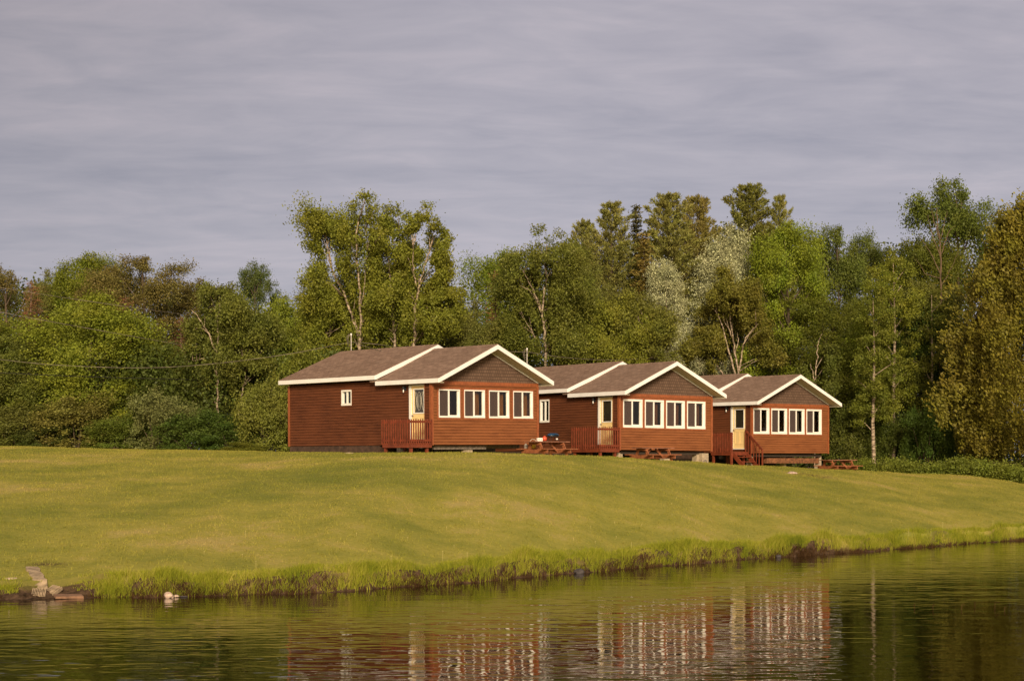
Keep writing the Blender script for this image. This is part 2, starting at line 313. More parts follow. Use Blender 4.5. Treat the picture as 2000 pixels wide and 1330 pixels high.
def gz(X, Y):
    X = np.asarray(X, float); Y = np.asarray(Y, float)
    s = Y - ysh(X); yc = np.interp(X, CRx, CRy); zc = np.interp(X, ZCx, ZCy); bh = bank_h(X)
    t = np.clip((s-0.5)/np.maximum(yc-np.interp(X, SHx, SHy)-0.5, 5), 0, 1)
    lawn = bh + (zc-bh)*(1-(1-t)**1.45)
    lawn = lawn + (0.022*np.sin(X*0.21+1)*np.sin(Y*0.33)+0.012*np.sin(X*0.30-Y*0.45+2)+0.006*np.sin(X*0.71+Y*0.83))*np.clip(t*4, 0, 1)*np.clip((1.0-t)*5, 0, 1) + 0.02*np.sin(X*0.9+Y*0.5) * np.clip(s-1, 0, 1)
    dd = np.clip((Y-yc)/4.0, 0, 1); lawn = lawn - np.interp(X, *zip(*DR))*dd*dd*(3-2*dd)
    lf = np.clip((-8.4-X)/1.2, 0, 1); ew = 0.5+0.8*lf                   # muddy landing on the left: gentle slope
    ew = ew + 0.5*np.clip((X-9)/5, 0, 1)
    tt = np.clip(s/ew, 0, 1); bank = -0.04 + (bh+0.04)*tt**(1.6+1.2*np.clip((X-9)/5, 0, 1)-0.1*lf)
    under = -0.04 - 1.4*(1-np.exp(np.minimum(s, 0)/2.5))
    z = np.where(s < 0, under, np.where(s < ew, bank, np.maximum(lawn, bh*0.999)))
    return z
def gzf(x, y): return float(gz(x, y))
xs = np.concatenate([[-1500, -700, -350, -200, -130, -90, -65], np.arange(-50, -32, 2.0), np.arange(-32, 36, 0.25), np.arange(36, 60, 2.0), [75, 100, 150, 230, 400, 800, 1500]])
ss = np.concatenate([[-1600, -700, -300, -120, -50, -25, -12, -7, -4, -2, -1.2, -0.7, -0.4, -0.2, -0.08, 0], np.arange(0.06, 1.5, 0.08), np.arange(1.6, 8, 0.3), np.arange(8, 62, 0.7), [65, 72, 85, 105, 140, 200, 300, 500, 900, 1800]])
XX, SS = np.meshgrid(xs, ss); YY = ysh(XX) + SS; ZZ = gz(XX, YY)
ZZ = ZZ + np.where((SS > 0.03) & (SS < 1.3), 0.05*np.sin(XX*7.3+SS*11)*np.sin(XX*2.9+SS*23), 0)
nx, ns = len(xs), len(ss); idx = np.arange(nx*ns).reshape(ns, nx)
F = np.stack([idx[:-1, :-1], idx[:-1, 1:], idx[1:, 1:], idx[1:, :-1]], -1).reshape(-1, 4)
def ground_mat():
    m = bpy.data.materials.new('lawn_and_soil'); m.use_nodes = True; nt = m.node_tree; p = nt.nodes['Principled BSDF']; p.inputs['Roughness'].default_value = 0.95; p.inputs['Specular IOR Level'].default_value = 0.1
    col = lawn_nodes(nt)
    at = N(nt, 'ShaderNodeAttribute', attribute_name='soil')
    ge = N(nt, 'ShaderNodeNewGeometry'); n = N(nt, 'ShaderNodeTexNoise', Scale=5.0, Detail=8.0, Roughness=0.7); nt.links.new(ge.outputs['Position'], n.inputs['Vector'])
    r = N(nt, 'ShaderNodeValToRGB'); nt.links.new(n.outputs[0], r.inputs[0]); e = r.color_ramp.elements
    e[0].position = 0.35; e[0].color = (0.030, 0.018, 0.010, 1); e[1].position = 0.70; e[1].color = (0.17, 0.105, 0.065, 1)
    mx = N(nt, 'ShaderNodeMix', data_type='RGBA'); nt.links.new(at.outputs['Fac'], mx.inputs[0]); nt.links.new(col, mx.inputs[6]); nt.links.new(r.outputs[0], mx.inputs[7])
    nt.links.new(mx.outputs[2], p.inputs['Base Color'])
    b = N(nt, 'ShaderNodeBump', Strength=0.7, Distance=0.05); nt.links.new(n.outputs[0], b.inputs['Height']); nt.links.new(b.outputs[0], p.inputs['Normal'])
    return m
def lawn_nodes(nt, gain=1.08):
    """world-position colour of the mown grass: mottled green, ochre and straw patches"""
    ge = N(nt, 'ShaderNodeNewGeometry')
    def nz(sc, st=(1, 1, 1), det=5.0, loc=(0, 0, 0)):
        mp = N(nt, 'ShaderNodeMapping'); mp.inputs['Scale'].default_value = st; mp.inputs['Location'].default_value = loc; nt.links.new(ge.outputs['Position'], mp.inputs[0])
        n = N(nt, 'ShaderNodeTexNoise', Scale=sc, Detail=det, Roughness=0.6); nt.links.new(mp.outputs[0], n.inputs['Vector']); return n.outputs[0]
    a = nz(0.13, (0.9, 1.1, 0), 6.0, (3, 1, 0)); b = nz(0.7, (0.8, 0.9, 0), 6.0); c = nz(7, (1, 1, 0), 3.0)
    m1 = N(nt, 'ShaderNodeMath', operation='MULTIPLY_ADD'); nt.links.new(a, m1.inputs[0]); m1.inputs[1].default_value = 0.5
    m2 = N(nt, 'ShaderNodeMath', operation='MULTIPLY_ADD'); nt.links.new(b, m2.inputs[0]); m2.inputs[1].default_value = 0.32
    m3 = N(nt, 'ShaderNodeMath', operation='MULTIPLY'); nt.links.new(c, m3.inputs[0]); m3.inputs[1].default_value = 0.18
    nt.links.new(m3.outputs[0], m2.inputs[2]); nt.links.new(m2.outputs[0], m1.inputs[2])
    r = N(nt, 'ShaderNodeValToRGB'); nt.links.new(m1.outputs[0], r.inputs[0]); e = r.color_ramp.elements
    e[0].position = 0.37; e[0].color = (0.180*gain, 0.195*gain, 0.035*gain, 1); e[1].position = 0.61; e[1].color = (0.41*gain, 0.325*gain, 0.110*gain, 1)
    k = r.color_ramp.elements.new(0.46); k.color = (0.245*gain, 0.240*gain, 0.045*gain, 1)
    k = r.color_ramp.elements.new(0.54); k.color = (0.330*gain, 0.295*gain, 0.060*gain, 1)
    # sandy bare spots with edges of their own
    s = nz(0.55, (1, 0.7, 0), 3.0, (11, 4, 0)); mr = N(nt, 'ShaderNodeMapRange'); mr.inputs[1].default_value = 0.70; mr.inputs[2].default_value = 0.76; nt.links.new(s, mr.inputs[0])
    mx = N(nt, 'ShaderNodeMix', data_type='RGBA'); nt.links.new(mr.outputs[0], mx.inputs[0]); nt.links.new(r.outputs[0], mx.inputs[6]); mx.inputs[7].default_value = (0.33*gain, 0.22*gain, 0.10*gain, 1)
    return mx.outputs[2]
M_ground = ground_mat()
me = np_mesh('ground', np.stack([XX, YY, ZZ], -1).reshape(-1, 3), F, M_ground)
for p_ in me.polygons: p_.use_smooth = True
soil = np.clip((1.0 + 0.25*np.sin(XX*2.1) - SS)/0.5, 0, 1)
soil = np.where(XX < -9.3, np.clip((1.5-SS)/0.5, 0, 1), soil)
for (x0, y0, r0) in ((-6.35, 70.0, 0.45), (13.0, 77.5, 0.5), (-11.15, 43.0, 0.25)):
    soil = np.maximum(soil, np.clip(1.4 - np.hypot((XX-x0)/1.8, YY-y0)/r0, 0, 1)*0.9)
wood = np.clip((YY - np.interp(XX, [-60, -20, -5, 5, 12, 20, 60], [90, 86, 89, 98, 103, 98, 130]))/3, 0, 1)
soil = np.maximum(soil, wood)
at = me.attributes.new('soil', 'FLOAT', 'POINT'); at.data.foreach_set('value', soil.ravel().astype(np.float32))
tag(link(me, 'ground'), kind='structure')

# ------------------------------------------------------------------ lake
def M2(nt, x, f):
    m = N(nt, 'ShaderNodeMath', operation='MULTIPLY'); nt.links.new(x, m.inputs[0]); m.inputs[1].default_value = f; return m.outputs[0]
def water_mat():
    m = bpy.data.materials.new('lake_water'); m.use_nodes = True; nt = m.node_tree; p = nt.nodes['Principled BSDF']
    p.inputs['Base Color'].default_value = (0.012, 0.007, 0.001, 1); p.inputs['Roughness'].default_value = 0.02; p.inputs['IOR'].default_value = 1.33; p.inputs['Specular IOR Level'].default_value = 0.5
    ge = N(nt, 'ShaderNodeNewGeometry')
    def nz(sc, st, rot, det=2.0, dist=0.3):
        mp = N(nt, 'ShaderNodeMapping'); mp.inputs['Scale'].default_value = st; mp.inputs['Rotation'].default_value = (0, 0, rot); nt.links.new(ge.outputs['Position'], mp.inputs[0])
        n = N(nt, 'ShaderNodeTexNoise', Scale=sc, Detail=det, Roughness=0.5, Distortion=dist); nt.links.new(mp.outputs[0], n.inputs['Vector']); return n.outputs[0]
    a = nz(1.0, (0.20, 0.9, 1), -0.10); b = nz(1.0, (1.3, 3.2, 1), 0.12, 1.0, 0.8); c = nz(1.0, (4, 8, 1), -0.25, 0.0); q = nz(1.0, (0.05, 0.10, 1), 0.3)
    s = N(nt, 'ShaderNodeMath', operation='MULTIPLY_ADD'); nt.links.new(b, s.inputs[0]); s.inputs[1].default_value = 0.38
    s2 = N(nt, 'ShaderNodeMath', operation='MULTIPLY_ADD'); nt.links.new(c, s2.inputs[0]); s2.inputs[1].default_value = 0.045; a = M2(nt, a, 0.8); nt.links.new(a, s2.inputs[2]); nt.links.new(s2.outputs[0], s.inputs[2])
    mr = N(nt, 'ShaderNodeMapRange'); nt.links.new(q, mr.inputs[0]); mr.inputs[1].default_value = 0.3; mr.inputs[2].default_value = 0.7; mr.inputs[3].default_value = 0.20; mr.inputs[4].default_value = 0.44
    bm = N(nt, 'ShaderNodeBump', Distance=0.05); nt.links.new(s.outputs[0], bm.inputs['Height']); nt.links.new(mr.outputs[0], bm.inputs['Strength']); nt.links.new(bm.outputs[0], p.inputs['Normal'])
    return m
wb = MB(); wb.quad((-1600, -1600, 0), (1600, -1600, 0), (1600, 170, 0), (-1600, 170, 0))
tag(wb.build('lake_water', water_mat()), kind='structure')

# ------------------------------------------------------------------ cabins
W, PV, FO, SO = 5.50, 3.31, 0.65, 0.29        # front width, where the main roof starts, front overhang, side overhang
HE, HP = 2.59, 3.98                           # top of roof at eave tip / ridge (porch)
HE2, HP2, UR, SO2 = 2.83, 4.17, 2.95, 0.32    # main roof
BACK, BW = 10.08, 9.79
MW = 2*UR                                     # main body width
def laps(mb, L, z0, z1, openings, place, course=0.115, proud=0.022, core=0.09, groove=0.015):
    """clapboard wall in a local frame (s along, z up, d outward) with real openings; place(s, d, z) -> xyz"""
    zs = set([z0, z1]); k = 0
    while z0 + k*course < z1: zs.add(round(z0 + k*course, 5)); k += 1
    for a, b, c, d in openings:
        for z in (c, d):
            if z0 < z < z1: zs.add(z)
    zs = sorted(zs)
    def off(z, up):
        f = ((z - z0)/course) % 1.0
        if up and f < 1e-4: f = 1.0
        return proud*(1-f)
    for i in range(len(zs)-1):
        a, b = zs[i], zs[i+1]
        if b-a < 1e-4: continue
        segs = [(0, L)]
        for (s0, s1, o0, o1) in openings:
            if o0 < (a+b)/2 < o1:
                ns_ = []
                for (p, q) in segs:
                    if s1 <= p or s0 >= q: ns_.append((p, q)); continue
                    if p < s0: ns_.append((p, s0))
                    if s1 < q: ns_.append((s1, q))
                segs = ns_
        lap = groove if (b-a) > groove*2.5 and abs(((a-z0)/course) - round((a-z0)/course)) < 1e-3 else 0
        for (p, q) in segs:
            if lap: mb.hexa([place(p, -0.02, a), place(q, -0.02, a), place(q, -core, a), place(p, -core, a), place(p, -0.02, a+lap), place(q, -0.02, a+lap), place(q, -core, a+lap), place(p, -core, a+lap)])
        a = a + lap
        for (p, q) in segs:
            oa = off(a, False) if off(a, False) > 0 else proud; ob = max(off(b, True), 0)
            pts = [place(p, oa, a), place(q, oa, a), place(q, -core, a), place(p, -core, a), place(p, ob, b), place(q, ob, b), place(q, -core, b), place(p, -core, b)]
            mb.hexa(pts)
def window_unit(cab, u0, u1, z0, z1, place, fw=0.07, casing=0.09, casing_mat=None, screen=True, thick_bottom=0.02):
    c = MB()
    def bx(mb, a, b, d0, d1, e, f): mb.hexa([place(a, d0, e), place(b, d0, e), place(b, d1, e), place(a, d1, e), place(a, d0, f), place(b, d0, f), place(b, d1, f), place(a, d1, f)])
    k = casing; bx(c, u0-k, u1+k, 0.028, 0.002, z1, z1+k); bx(c, u0-k, u1+k, 0.030, 0.002, z0-k, z0); bx(c, u0-k, u0, 0.026, 0.002, z0, z1); bx(c, u1, u1+k, 0.026, 0.002, z0, z1)
    w = c.build('window', casing_mat or M_trim, cab)
    f = MB(); t = fw
    bx(f, u0, u1, 0.042, -0.09, z1-t, z1); bx(f, u0, u1, 0.048, -0.09, z0, z0+t+thick_bottom); bx(f, u0, u0+t*0.6, 0.040, -0.09, z0+t+thick_bottom, z1-t); bx(f, u1-t*0.9, u1, 0.040, -0.09, z0+t+thick_bottom, z1-t)
    f.build('frame', M_white, w)
    m = MB(); um = (u0+u1)/2 - 0.02
    bx(m, um-0.035, um+0.035, 0.020, -0.05, z0+t+thick_bottom, z1-t)
    m.build('mullion', M_white, w)
    s = MB(); bx(s, u1-t*0.9-0.05, u1-t*0.9, 0.0, -0.06, z0+t+thick_bottom, z1-t); bx(s, um+0.035, u1-t*0.9-0.05, 0.0, -0.06, z0+t+thick_bottom, z0+t+thick_bottom+0.03)
    if screen: s.build('sash', M_white, w)
    for (a, b, d) in ((u0+t*0.6, um-0.035, -0.02), (um+0.035, u1-t*0.9-0.05, -0.045)):
        g = MB(); bx(g, a, b, d, d-0.006, z0+t+thick_bottom, z1-t); g.build('pane', M_glass, w)
    if screen:
        g = MB(); bx(g, u0+t*0.6, um-0.035, -0.003, -0.006, z0+t+thick_bottom, z1-t); g.build('insect_screen', M_screen, w)
    return w
def gable_roof(name, cab, ul, ur_, ue_r, ze, zp, v0, v1, th=0.05, course=0.143):
    """two shingled slopes (real overlapping courses) from eaves at ul and ue_r to the ridge at ur_, v0..v1"""
    mb = MB()
    for ue, sgn in ((ul, -1), (ue_r, 1)):
        d = Vector((ur_-ue, 0, zp-ze)); L = d.length; d.normalize(); nrm = Vector((-d.z*1.0, 0, d.x)) if sgn < 0 else Vector((-d.z, 0, d.x))
        if nrm.z < 0: nrm = -nrm
        n = int(math.ceil(L/course))
        for i in range(n):
            a = i*course; b = min(L, (i+1)*course + 0.0)
            pa = Vector((ue, 0, ze)) + d*a; pb = Vector((ue, 0, ze)) + d*b
            ta, tb = nrm*0.008, nrm*0.0
            lo_a = pa - nrm*th; lo_b = pb - nrm*th
            P = [(lo_a.x, v0, lo_a.z), (lo_a.x, v1, lo_a.z), (lo_b.x, v1, lo_b.z), (lo_b.x, v0, lo_b.z)]
            Q = [((pa+ta).x, v0, (pa+ta).z), ((pa+ta).x, v1, (pa+ta).z), ((pb+tb).x, v1, (pb+tb).z), ((pb+tb).x, v0, (pb+tb).z)]
            if i == n-1: pass
            mb.hexa(P+Q)
    # ridge caps
    dz = 0.012
    for k in range(int((v1-v0)/0.28)):
        y0 = v0 + k*0.28; y1 = min(v1, y0+0.29)
        s = (zp-ze)/abs(ur_-ul)
        for sg in (-1, 1):
            mb.hexa([(ur_, y0, zp-0.01), (ur_, y1, zp-0.01), (ur_+sg*0.14, y1, zp-0.01-s*0.14), (ur_+sg*0.14, y0, zp-0.01-s*0.14), (ur_, y0, zp+dz+0.008), (ur_, y1, zp+dz), (ur_+sg*0.14, y1, zp+dz-s*0.14), (ur_+sg*0.14, y0, zp+dz-s*0.14+0.008)])
    return mb.build(name, M_shingle, cab)
def rake(mb, ul, ur_, ue_r, ze, zp, v, h=0.165, t=0.028, drop=0.012):
    s = (zp-ze)/(ur_-ul); s2 = (zp-ze)/(ue_r-ur_)
    for (a, za, b, zb) in ((ul, ze, ur_, zp), (ue_r, ze, ur_, zp)):
        za -= drop; zb -= drop; hh = h*1.06
        mb.hexa([(a, v-t, za-hh), (b, v-t, zb-hh), (b, v, zb-hh), (a, v, za-hh), (a, v-t, za), (b, v-t, zb), (b, v, zb), (a, v, za)])
def make_cabin(idx, X, Y, Zrel, yaw, tu, tv, label, bump, wu0, wpitch, ww, wz0, wz1, stairs_front, small_win, grp):
    cab = empty('cabin', (X, Y, CAMZ+Zrel))
    R = Matrix.Rotation(yaw, 4, 'Z') @ Matrix.Rotation(-tu, 4, 'Y') @ Matrix.Rotation(tv, 4, 'X')
    cab.rotation_euler = R.to_euler()
    tag(cab, label, 'cabin', grp)
    gw = lambda u, v: gzf(*(np.array([X, Y]) + u*np.array([math.cos(yaw), math.sin(yaw)]) + v*np.array([-math.sin(yaw), math.cos(yaw)]))) - CAMZ - Zrel - tu*u - tv*v
    # ---- walls
    fr = lambda s, d, z: (s-bump, -d, z)                       # front wall, facing -v
    wins = [(wu0+k*wpitch, wu0+k*wpitch+ww) for k in range(4)]
    ops = [(a+bump, b+bump, wz0, wz1) for a, b in wins]
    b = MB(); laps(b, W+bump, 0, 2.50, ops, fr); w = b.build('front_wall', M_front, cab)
    sd = lambda s, d, z: (-d, s, z)                             # left wall, facing -u
    dop = (0.47, 1.37, 0.24, 2.32); sw = small_win
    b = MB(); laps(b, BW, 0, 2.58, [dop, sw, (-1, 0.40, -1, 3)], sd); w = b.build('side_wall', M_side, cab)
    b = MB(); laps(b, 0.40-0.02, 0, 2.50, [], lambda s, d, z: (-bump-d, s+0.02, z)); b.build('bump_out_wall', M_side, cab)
    b = MB(); b.box(-bump-0.01, 0.0, 0.401, 0.43, 0, 2.5); b.build('corner_return', M_trim, cab)
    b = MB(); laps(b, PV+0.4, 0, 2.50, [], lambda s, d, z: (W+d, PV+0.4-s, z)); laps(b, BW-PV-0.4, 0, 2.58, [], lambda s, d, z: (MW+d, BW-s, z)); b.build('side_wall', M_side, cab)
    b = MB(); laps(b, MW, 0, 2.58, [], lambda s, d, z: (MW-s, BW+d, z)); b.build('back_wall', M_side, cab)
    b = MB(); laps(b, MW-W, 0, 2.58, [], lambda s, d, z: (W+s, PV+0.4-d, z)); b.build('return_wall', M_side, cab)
    # gables
    sl = (HP-HE)/(W/2+SO); g = MB(); zt = lambda u: HE + sl*(u+SO) - 0.09
    n = len(g.v); zb = 2.50
    tri = [(0.02, zb), (W-0.02, zb), (W-0.02, zt(0.02)), (W/2, zt(W/2)), (0.02, zt(0.02))]
    def prism(g, poly, v0, v1):
        n = len(g.v); m = len(poly); g.v += [(a, v0, c) for a, c in poly] + [(a, v1, c) for a, c in poly]
        g.f.append(tuple(range(n, n+m))); g.f.append(tuple(range(n+m, n+2*m))[::-1])
        for i in range(m): g.f.append((n+i, n+m+i, n+m+(i+1) % m, n+(i+1) % m))
    prism(g, tri, -0.012, 0.08); g.build('gable_panel', M_gable, cab)
    g = MB(); sl2 = (HP2-HE2)/(UR+SO2); zt2 = lambda u: HE2 + sl2*(u+SO2) - 0.09
    prism(g, [(0.02, 2.58), (MW-0.02, 2.58), (MW-0.02, zt2(0.02)), (UR, zt2(UR)), (0.02, zt2(0.02))], PV+0.4, PV+0.5)
    prism(g, [(0.02, 2.58), (MW-0.02, 2.58), (MW-0.02, zt2(0.02)), (UR, zt2(UR)), (0.02, zt2(0.02))], BW-0.1, BW+0.012)
    g.build('gable_panel', M_gable, cab)
    # belt board under the gable shingles, corner boards
    b = MB(); b.box(-bump-0.03, W+0.03, -0.034, -0.017, 2.36, 2.50); b.build('frieze_board', M_trim, cab)
    b = MB(); b.box(-bump-0.034, -bump+0.075, -0.040, -0.018, -0.01, 2.36); b.box(-bump-0.042, -bump-0.018, -0.018, 0.08, -0.01, 2.40); b.build('corner_board', M_trim, cab)
    b = MB(); b.box(W-0.075, W+0.034, -0.040, -0.018, -0.01, 2.36); b.box(W+0.018, W+0.042, -0.018, 0.08, -0.01, 2.4); b.build('corner_board', M_trim, cab)
    b = MB(); b.box(-0.040, -0.018, BW-0.10, BW+0.03, -0.01, 2.58); b.build('corner_board', M_trim, cab)
    # ---- roofs
    r1 = gable_roof('porch_roof', cab, -SO, W/2, W+SO, HE, HP, -FO+0.01, PV+0.42)
    r2 = gable_roof('main_roof', cab, -SO2, UR, MW+SO2, HE2, HP2, PV+0.01, BACK)
    b = MB(); rake(b, -SO, W/2, W+SO, HE, HP, -FO); b.box(-SO-0.025, -SO-0.001, -FO, PV+0.02, HE-0.185, HE-0.018); b.box(W+SO+0.001, W+SO+0.025, -FO, PV, HE-0.185, HE-0.018); b.build('fascia', M_fascia, r1)
    b = MB(); rake(b, -SO2, UR, MW+SO2, HE2, HP2, PV); rake(b, -SO2, UR, MW+SO2, HE2, HP2, BACK+0.03); b.box(-SO2-0.025, -SO2-0.001, PV, BACK, HE2-0.185, HE2-0.018); b.box(MW+SO2+0.001, MW+SO2+0.025, PV, BACK, HE2-0.185, HE2-0.018); b.build('fascia', M_fascia, r2)
    # soffits: sloping under the rake, level under the eaves, ribbed
    b = MB()
    for sgn in (0, 1):
        k = 34
        for i in range(k):
            u0 = -SO + (W/2+SO)*i/k; u1 = -SO + (W/2+SO)*(i+1)/k - 0.012
            zA = HE+sl*(u0+SO)-0.17; zB = HE+sl*(u1+SO)-0.17
            if sgn: u0, u1 = W-u0, W-u1
            b.hexa([(u0, -FO+0.004, zA), (u1, -FO+0.004, zB), (u1, -0.02, zB), (u0, -0.02, zA), (u0, -FO+0.004, zA+0.03), (u1, -FO+0.004, zB+0.03), (u1, -0.02, zB+0.03), (u0, -0.02, zA+0.03)])
    b.box(-SO, -0.02, -FO+0.01, PV, HE-0.19, HE-0.165); b.box(W+0.02, W+SO, -FO+0.01, PV, HE-0.19, HE-0.165)
    b.build('soffit', M_soffit, r1)
    b = MB(); s = sl
    for a in (0, 1):
        p = [(-0.02, HE+sl*(SO-0.02)-0.185), (W/2, HE+sl*(W/2+SO)-0.185)]
        (ua, za), (ub, zb_) = p
        if a: ua, ub = W-ua, W-ub
        b.beam((ua, -0.028, za-0.02), (ub, -0.028, zb_-0.02), 0.03, 0.035)
    b.build('gable_trim', M_white, r1)
    b = MB(); b.box(-SO2, -0.02, PV+0.01, BACK-0.01, HE2-0.19, HE2-0.165); b.box(MW+0.02, MW+SO2, PV+0.01, BACK-0.01, HE2-0.19, HE2-0.165); b.build('soffit', M_soffit, r2)
    # ---- windows
    for k, (a, c) in enumerate(wins):
        window_unit(cab, a, c, wz0, wz1, lambda s, d, z: (s, -d, z), fw=0.085 if idx else 0.05, casing=0.07)
    window_unit(cab, sw[0], sw[1], sw[2], sw[3], sd, fw=0.07, casing=0.06, casing_mat=M_side, screen=False)
    # ---- door
    fr_ = MB(); fr_.box(-0.035, 0.06, 0.40, 0.47, 0.22, 2.36); fr_.box(-0.045, 0.06, 1.37, 1.50, 0.22, 2.36); fr_.box(-0.035, 0.06, 0.47, 1.37, 2.32, 2.36); fr_.box(-0.07, 0.06, 0.47, 1.37, 0.20, 0.24)
    dr = MB()
    gl = (0.62, 1.22, 1.28, 2.18)
    dr.box(0.0, 0.045, 0.47, 1.37, 0.24, gl[2]); dr.box(0.0, 0.045, 0.47, 1.37, gl[3], 2.32); dr.box(0.0, 0.045, 0.47, gl[0], gl[2], gl[3]); dr.box(0.0, 0.045, gl[1], 1.37, gl[2], gl[3])
    for k in (0, 1):
        y0 = 0.60+k*0.34
        dr.box(-0.012, 0.0, y0, y0+0.30, 0.46, 0.50); dr.box(-0.012, 0.0, y0, y0+0.30, 1.06, 1.10); dr.box(-0.012, 0.0, y0, y0+0.03, 0.50, 1.06); dr.box(-0.012, 0.0, y0+0.27, y0+0.30, 0.50, 1.06)
    door = dr.build('door', M_cream, cab)
    fr_.build('door_frame', M_white, door)
    f2 = MB(); f2.box(-0.02, 0.0, gl[0]-0.045, gl[1]+0.045, gl[3], gl[3]+0.045); f2.box(-0.02, 0.0, gl[0]-0.045, gl[1]+0.045, gl[2]-0.045, gl[2]); f2.box(-0.02, 0.0, gl[0]-0.045, gl[0], gl[2], gl[3]); f2.box(-0.02, 0.0, gl[1], gl[1]+0.045, gl[2], gl[3])
    f2.build('glazing_frame', M_white, door)
    g = MB(); g.box(0.015, 0.022, gl[0], gl[1], gl[2], gl[3]); g.build('door_glass', M_glass, door)
    g = MB(); g.box(0.05, 0.055, gl[0]-0.1, gl[1]+0.1, gl[2]-0.1, gl[3]+0.1); g.build('door_blind', M_dark if idx else M_curtain, door)
    h = MB(); h.beam((-0.06, 1.32, 1.16), (-0.06, 1.20, 1.16), 0.02, 0.025); h.beam((-0.06, 1.31, 1.16), (0, 1.31, 1.16), 0.02, 0.02); h.lathe((-0.02, 1.31, 1.19), [(0.02, -0.02), (0.02, 0.02)], 8); h.build('handle', M_metal, door)
    if idx == 0:                                                # curved leading in the oval glass
        g = MB(); cx_, cz_ = 0.92, 1.73
        g.tube([(0.008, cx_+0.13*math.cos(t), cz_+0.36*math.sin(t)) for t in np.linspace(0, 2*PI, 25)], 0.009, 4)
        g.tube([(0.008, cx_+0.07*math.cos(t), cz_+0.26*math.sin(t)) for t in np.linspace(0, 2*PI, 25)], 0.006, 4)
        for sg in (-1, 1):
            g.tube([(0.008, cx_+sg*(0.28-0.12*math.sin(PI*t)), cz_-0.42+0.84*t) for t in np.linspace(0, 1, 13)], 0.008, 4)
            g.tube([(0.008, cx_+sg*0.21+0.05*math.cos(t), cz_+0.30+0.05*math.sin(t)) for t in np.linspace(0, 5, 12)], 0.006, 4)
        g.build('leading', M_came, door)
    # ---- wall lamp
    l = MB(); l.box(-0.03, 0.0, 1.70, 1.80, 2.16, 2.34); l.beam((-0.03, 1.75, 2.30), (-0.12, 1.75, 2.32), 0.03, 0.03); l.lathe((-0.12, 1.75, 2.22), [(0.03, 0.0), (0.05, 0.02), (0.035, 0.11), (0.01, 0.13)], 8)
    lamp = l.build('wall_lamp', M_black, cab)
    l = MB(); l.lathe((-0.12, 1.75, 2.08), [(0.012, 0), (0.024, 0.03), (0.026, 0.07), (0.02, 0.12)], 8); l.build('lamp_glass', M_white, lamp, True)
    # ---- rooms behind the glass
    b = MB(); b.box(0.1, W-0.1, 0.1, PV+0.3, 0.08, 0.14); b.box(0.1, MW-0.1, PV+0.3, BW-0.1, 0.08, 0.14); b.build('floor', M_amber, cab)
    b = MB(); b.box(0.1, W-0.1, 2.3, 2.38, 0.14, 2.44); b.box(0.1, W-0.1, PV+0.3, PV+0.36, 0.14, 2.44); b.build('partition_wall', M_amber, cab)
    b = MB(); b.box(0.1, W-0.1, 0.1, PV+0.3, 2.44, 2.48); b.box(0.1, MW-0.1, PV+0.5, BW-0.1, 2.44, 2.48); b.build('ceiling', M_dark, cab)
    for k, (a, c) in enumerate(wins):
        if k == 0: continue
        x = a+0.30; b = MB()
        for j in range(5): b.beam((x+j*0.09*1.0+0.28, 0.24+0.015*(j % 2), wz0-0.1), (x+j*0.09+0.28, 0.24+0.015*(j % 2), wz1+0.05), 0.088, 0.03, up=(0, 1, 0))
        if idx < 2 or k == 2: b.build('curtain', (M_amber, M_redcurt, M_curtain)[idx], cab)
    # ---- substructure
    b = MB(); zg = min(gw(0.1, v) for v in (PV+0.2, 6, BW))
    b.box(0.02, MW-0.05, PV+0.2, BW-0.02, -0.30, -0.002); b.build('skirt_beam', M_beam, cab)
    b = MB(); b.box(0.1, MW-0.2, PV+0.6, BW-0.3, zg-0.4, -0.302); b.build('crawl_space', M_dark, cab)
    for (u, v) in ((0.35, BW-0.35), (0.35, 6.9), (2.0, 0.35)) if idx == 0 else ((0.2, 0.4), (3.1, 0.9), (5.3, 0.5)) if idx == 2 else ((0.2, 0.4), (3.1, 0.5), (5.0, 0.4)):
        b = MB(); z = gw(u, v); b.box(u-(0.2 if idx < 2 else 0.07), u+(0.14 if idx < 2 else 0.07), v-0.15, v+0.15, z-0.15, -0.20 if idx == 0 else -0.12); b.build('support_block', M_block, cab)
    b = MB(); b.box(0.2, 2.9 if idx == 0 else W-0.25, 0.25, 0.40, -0.17, -0.02); b.box(0.2, W-0.2, 2.4, 2.6, -0.3, -0.002)
    for v in (1.0, 1.8): b.box(0.05, W-0.1, v, v+0.05, -0.14, -0.002)
    b.build('floor_joist', M_grey if idx == 0 else M_dark, cab)
    if idx == 2:
        b = MB(); b.beam((1.4, 0.5, -0.37), (5.4, 0.5, -0.37), 0.22, 0.26); b.build('support_beam', M_rust, cab)
    if idx == 1:                                                # rough stone pier under the right corner
        for k, (u, v, r) in enumerate(((5.0, 0.05, 0.20), (5.28, 0.12, 0.17), (5.5, 0.20, 0.15), (4.75, 0.15, 0.16), (5.15, 0.10, 0.14))):
            s = MB(); z = gw(u, v) + (0.06 if k < 4 else 0.28); s.lathe((u, v, z), [(r*0.7, -0.12), (r, -0.05), (r*0.95, 0.06), (r*0.5, 0.13)], 7, 1.15, 0.8); s.build('pier_stone', M_grey, cab)
        s = MB(); s.box(4.95, 5.35, 0.05, 0.35, gw(5.1, 0.2)+0.22, -0.10); s.build('support_block', M_block, cab)
    # ---- deck on the left of the porch
    du, dv0, dv1 = -1.20, (-0.05 if not stairs_front else 0.28), (1.68 if idx != 1 else 1.85)
    d = MB()
    nb = 8
    for k in range(nb):
        a = du + (0-bump-0.05-du)*k/nb; bb = du + (0-bump-0.05-du)*(k+1)/nb - 0.012
        d.box(a, bb, dv0, dv1, 0.04, 0.075)
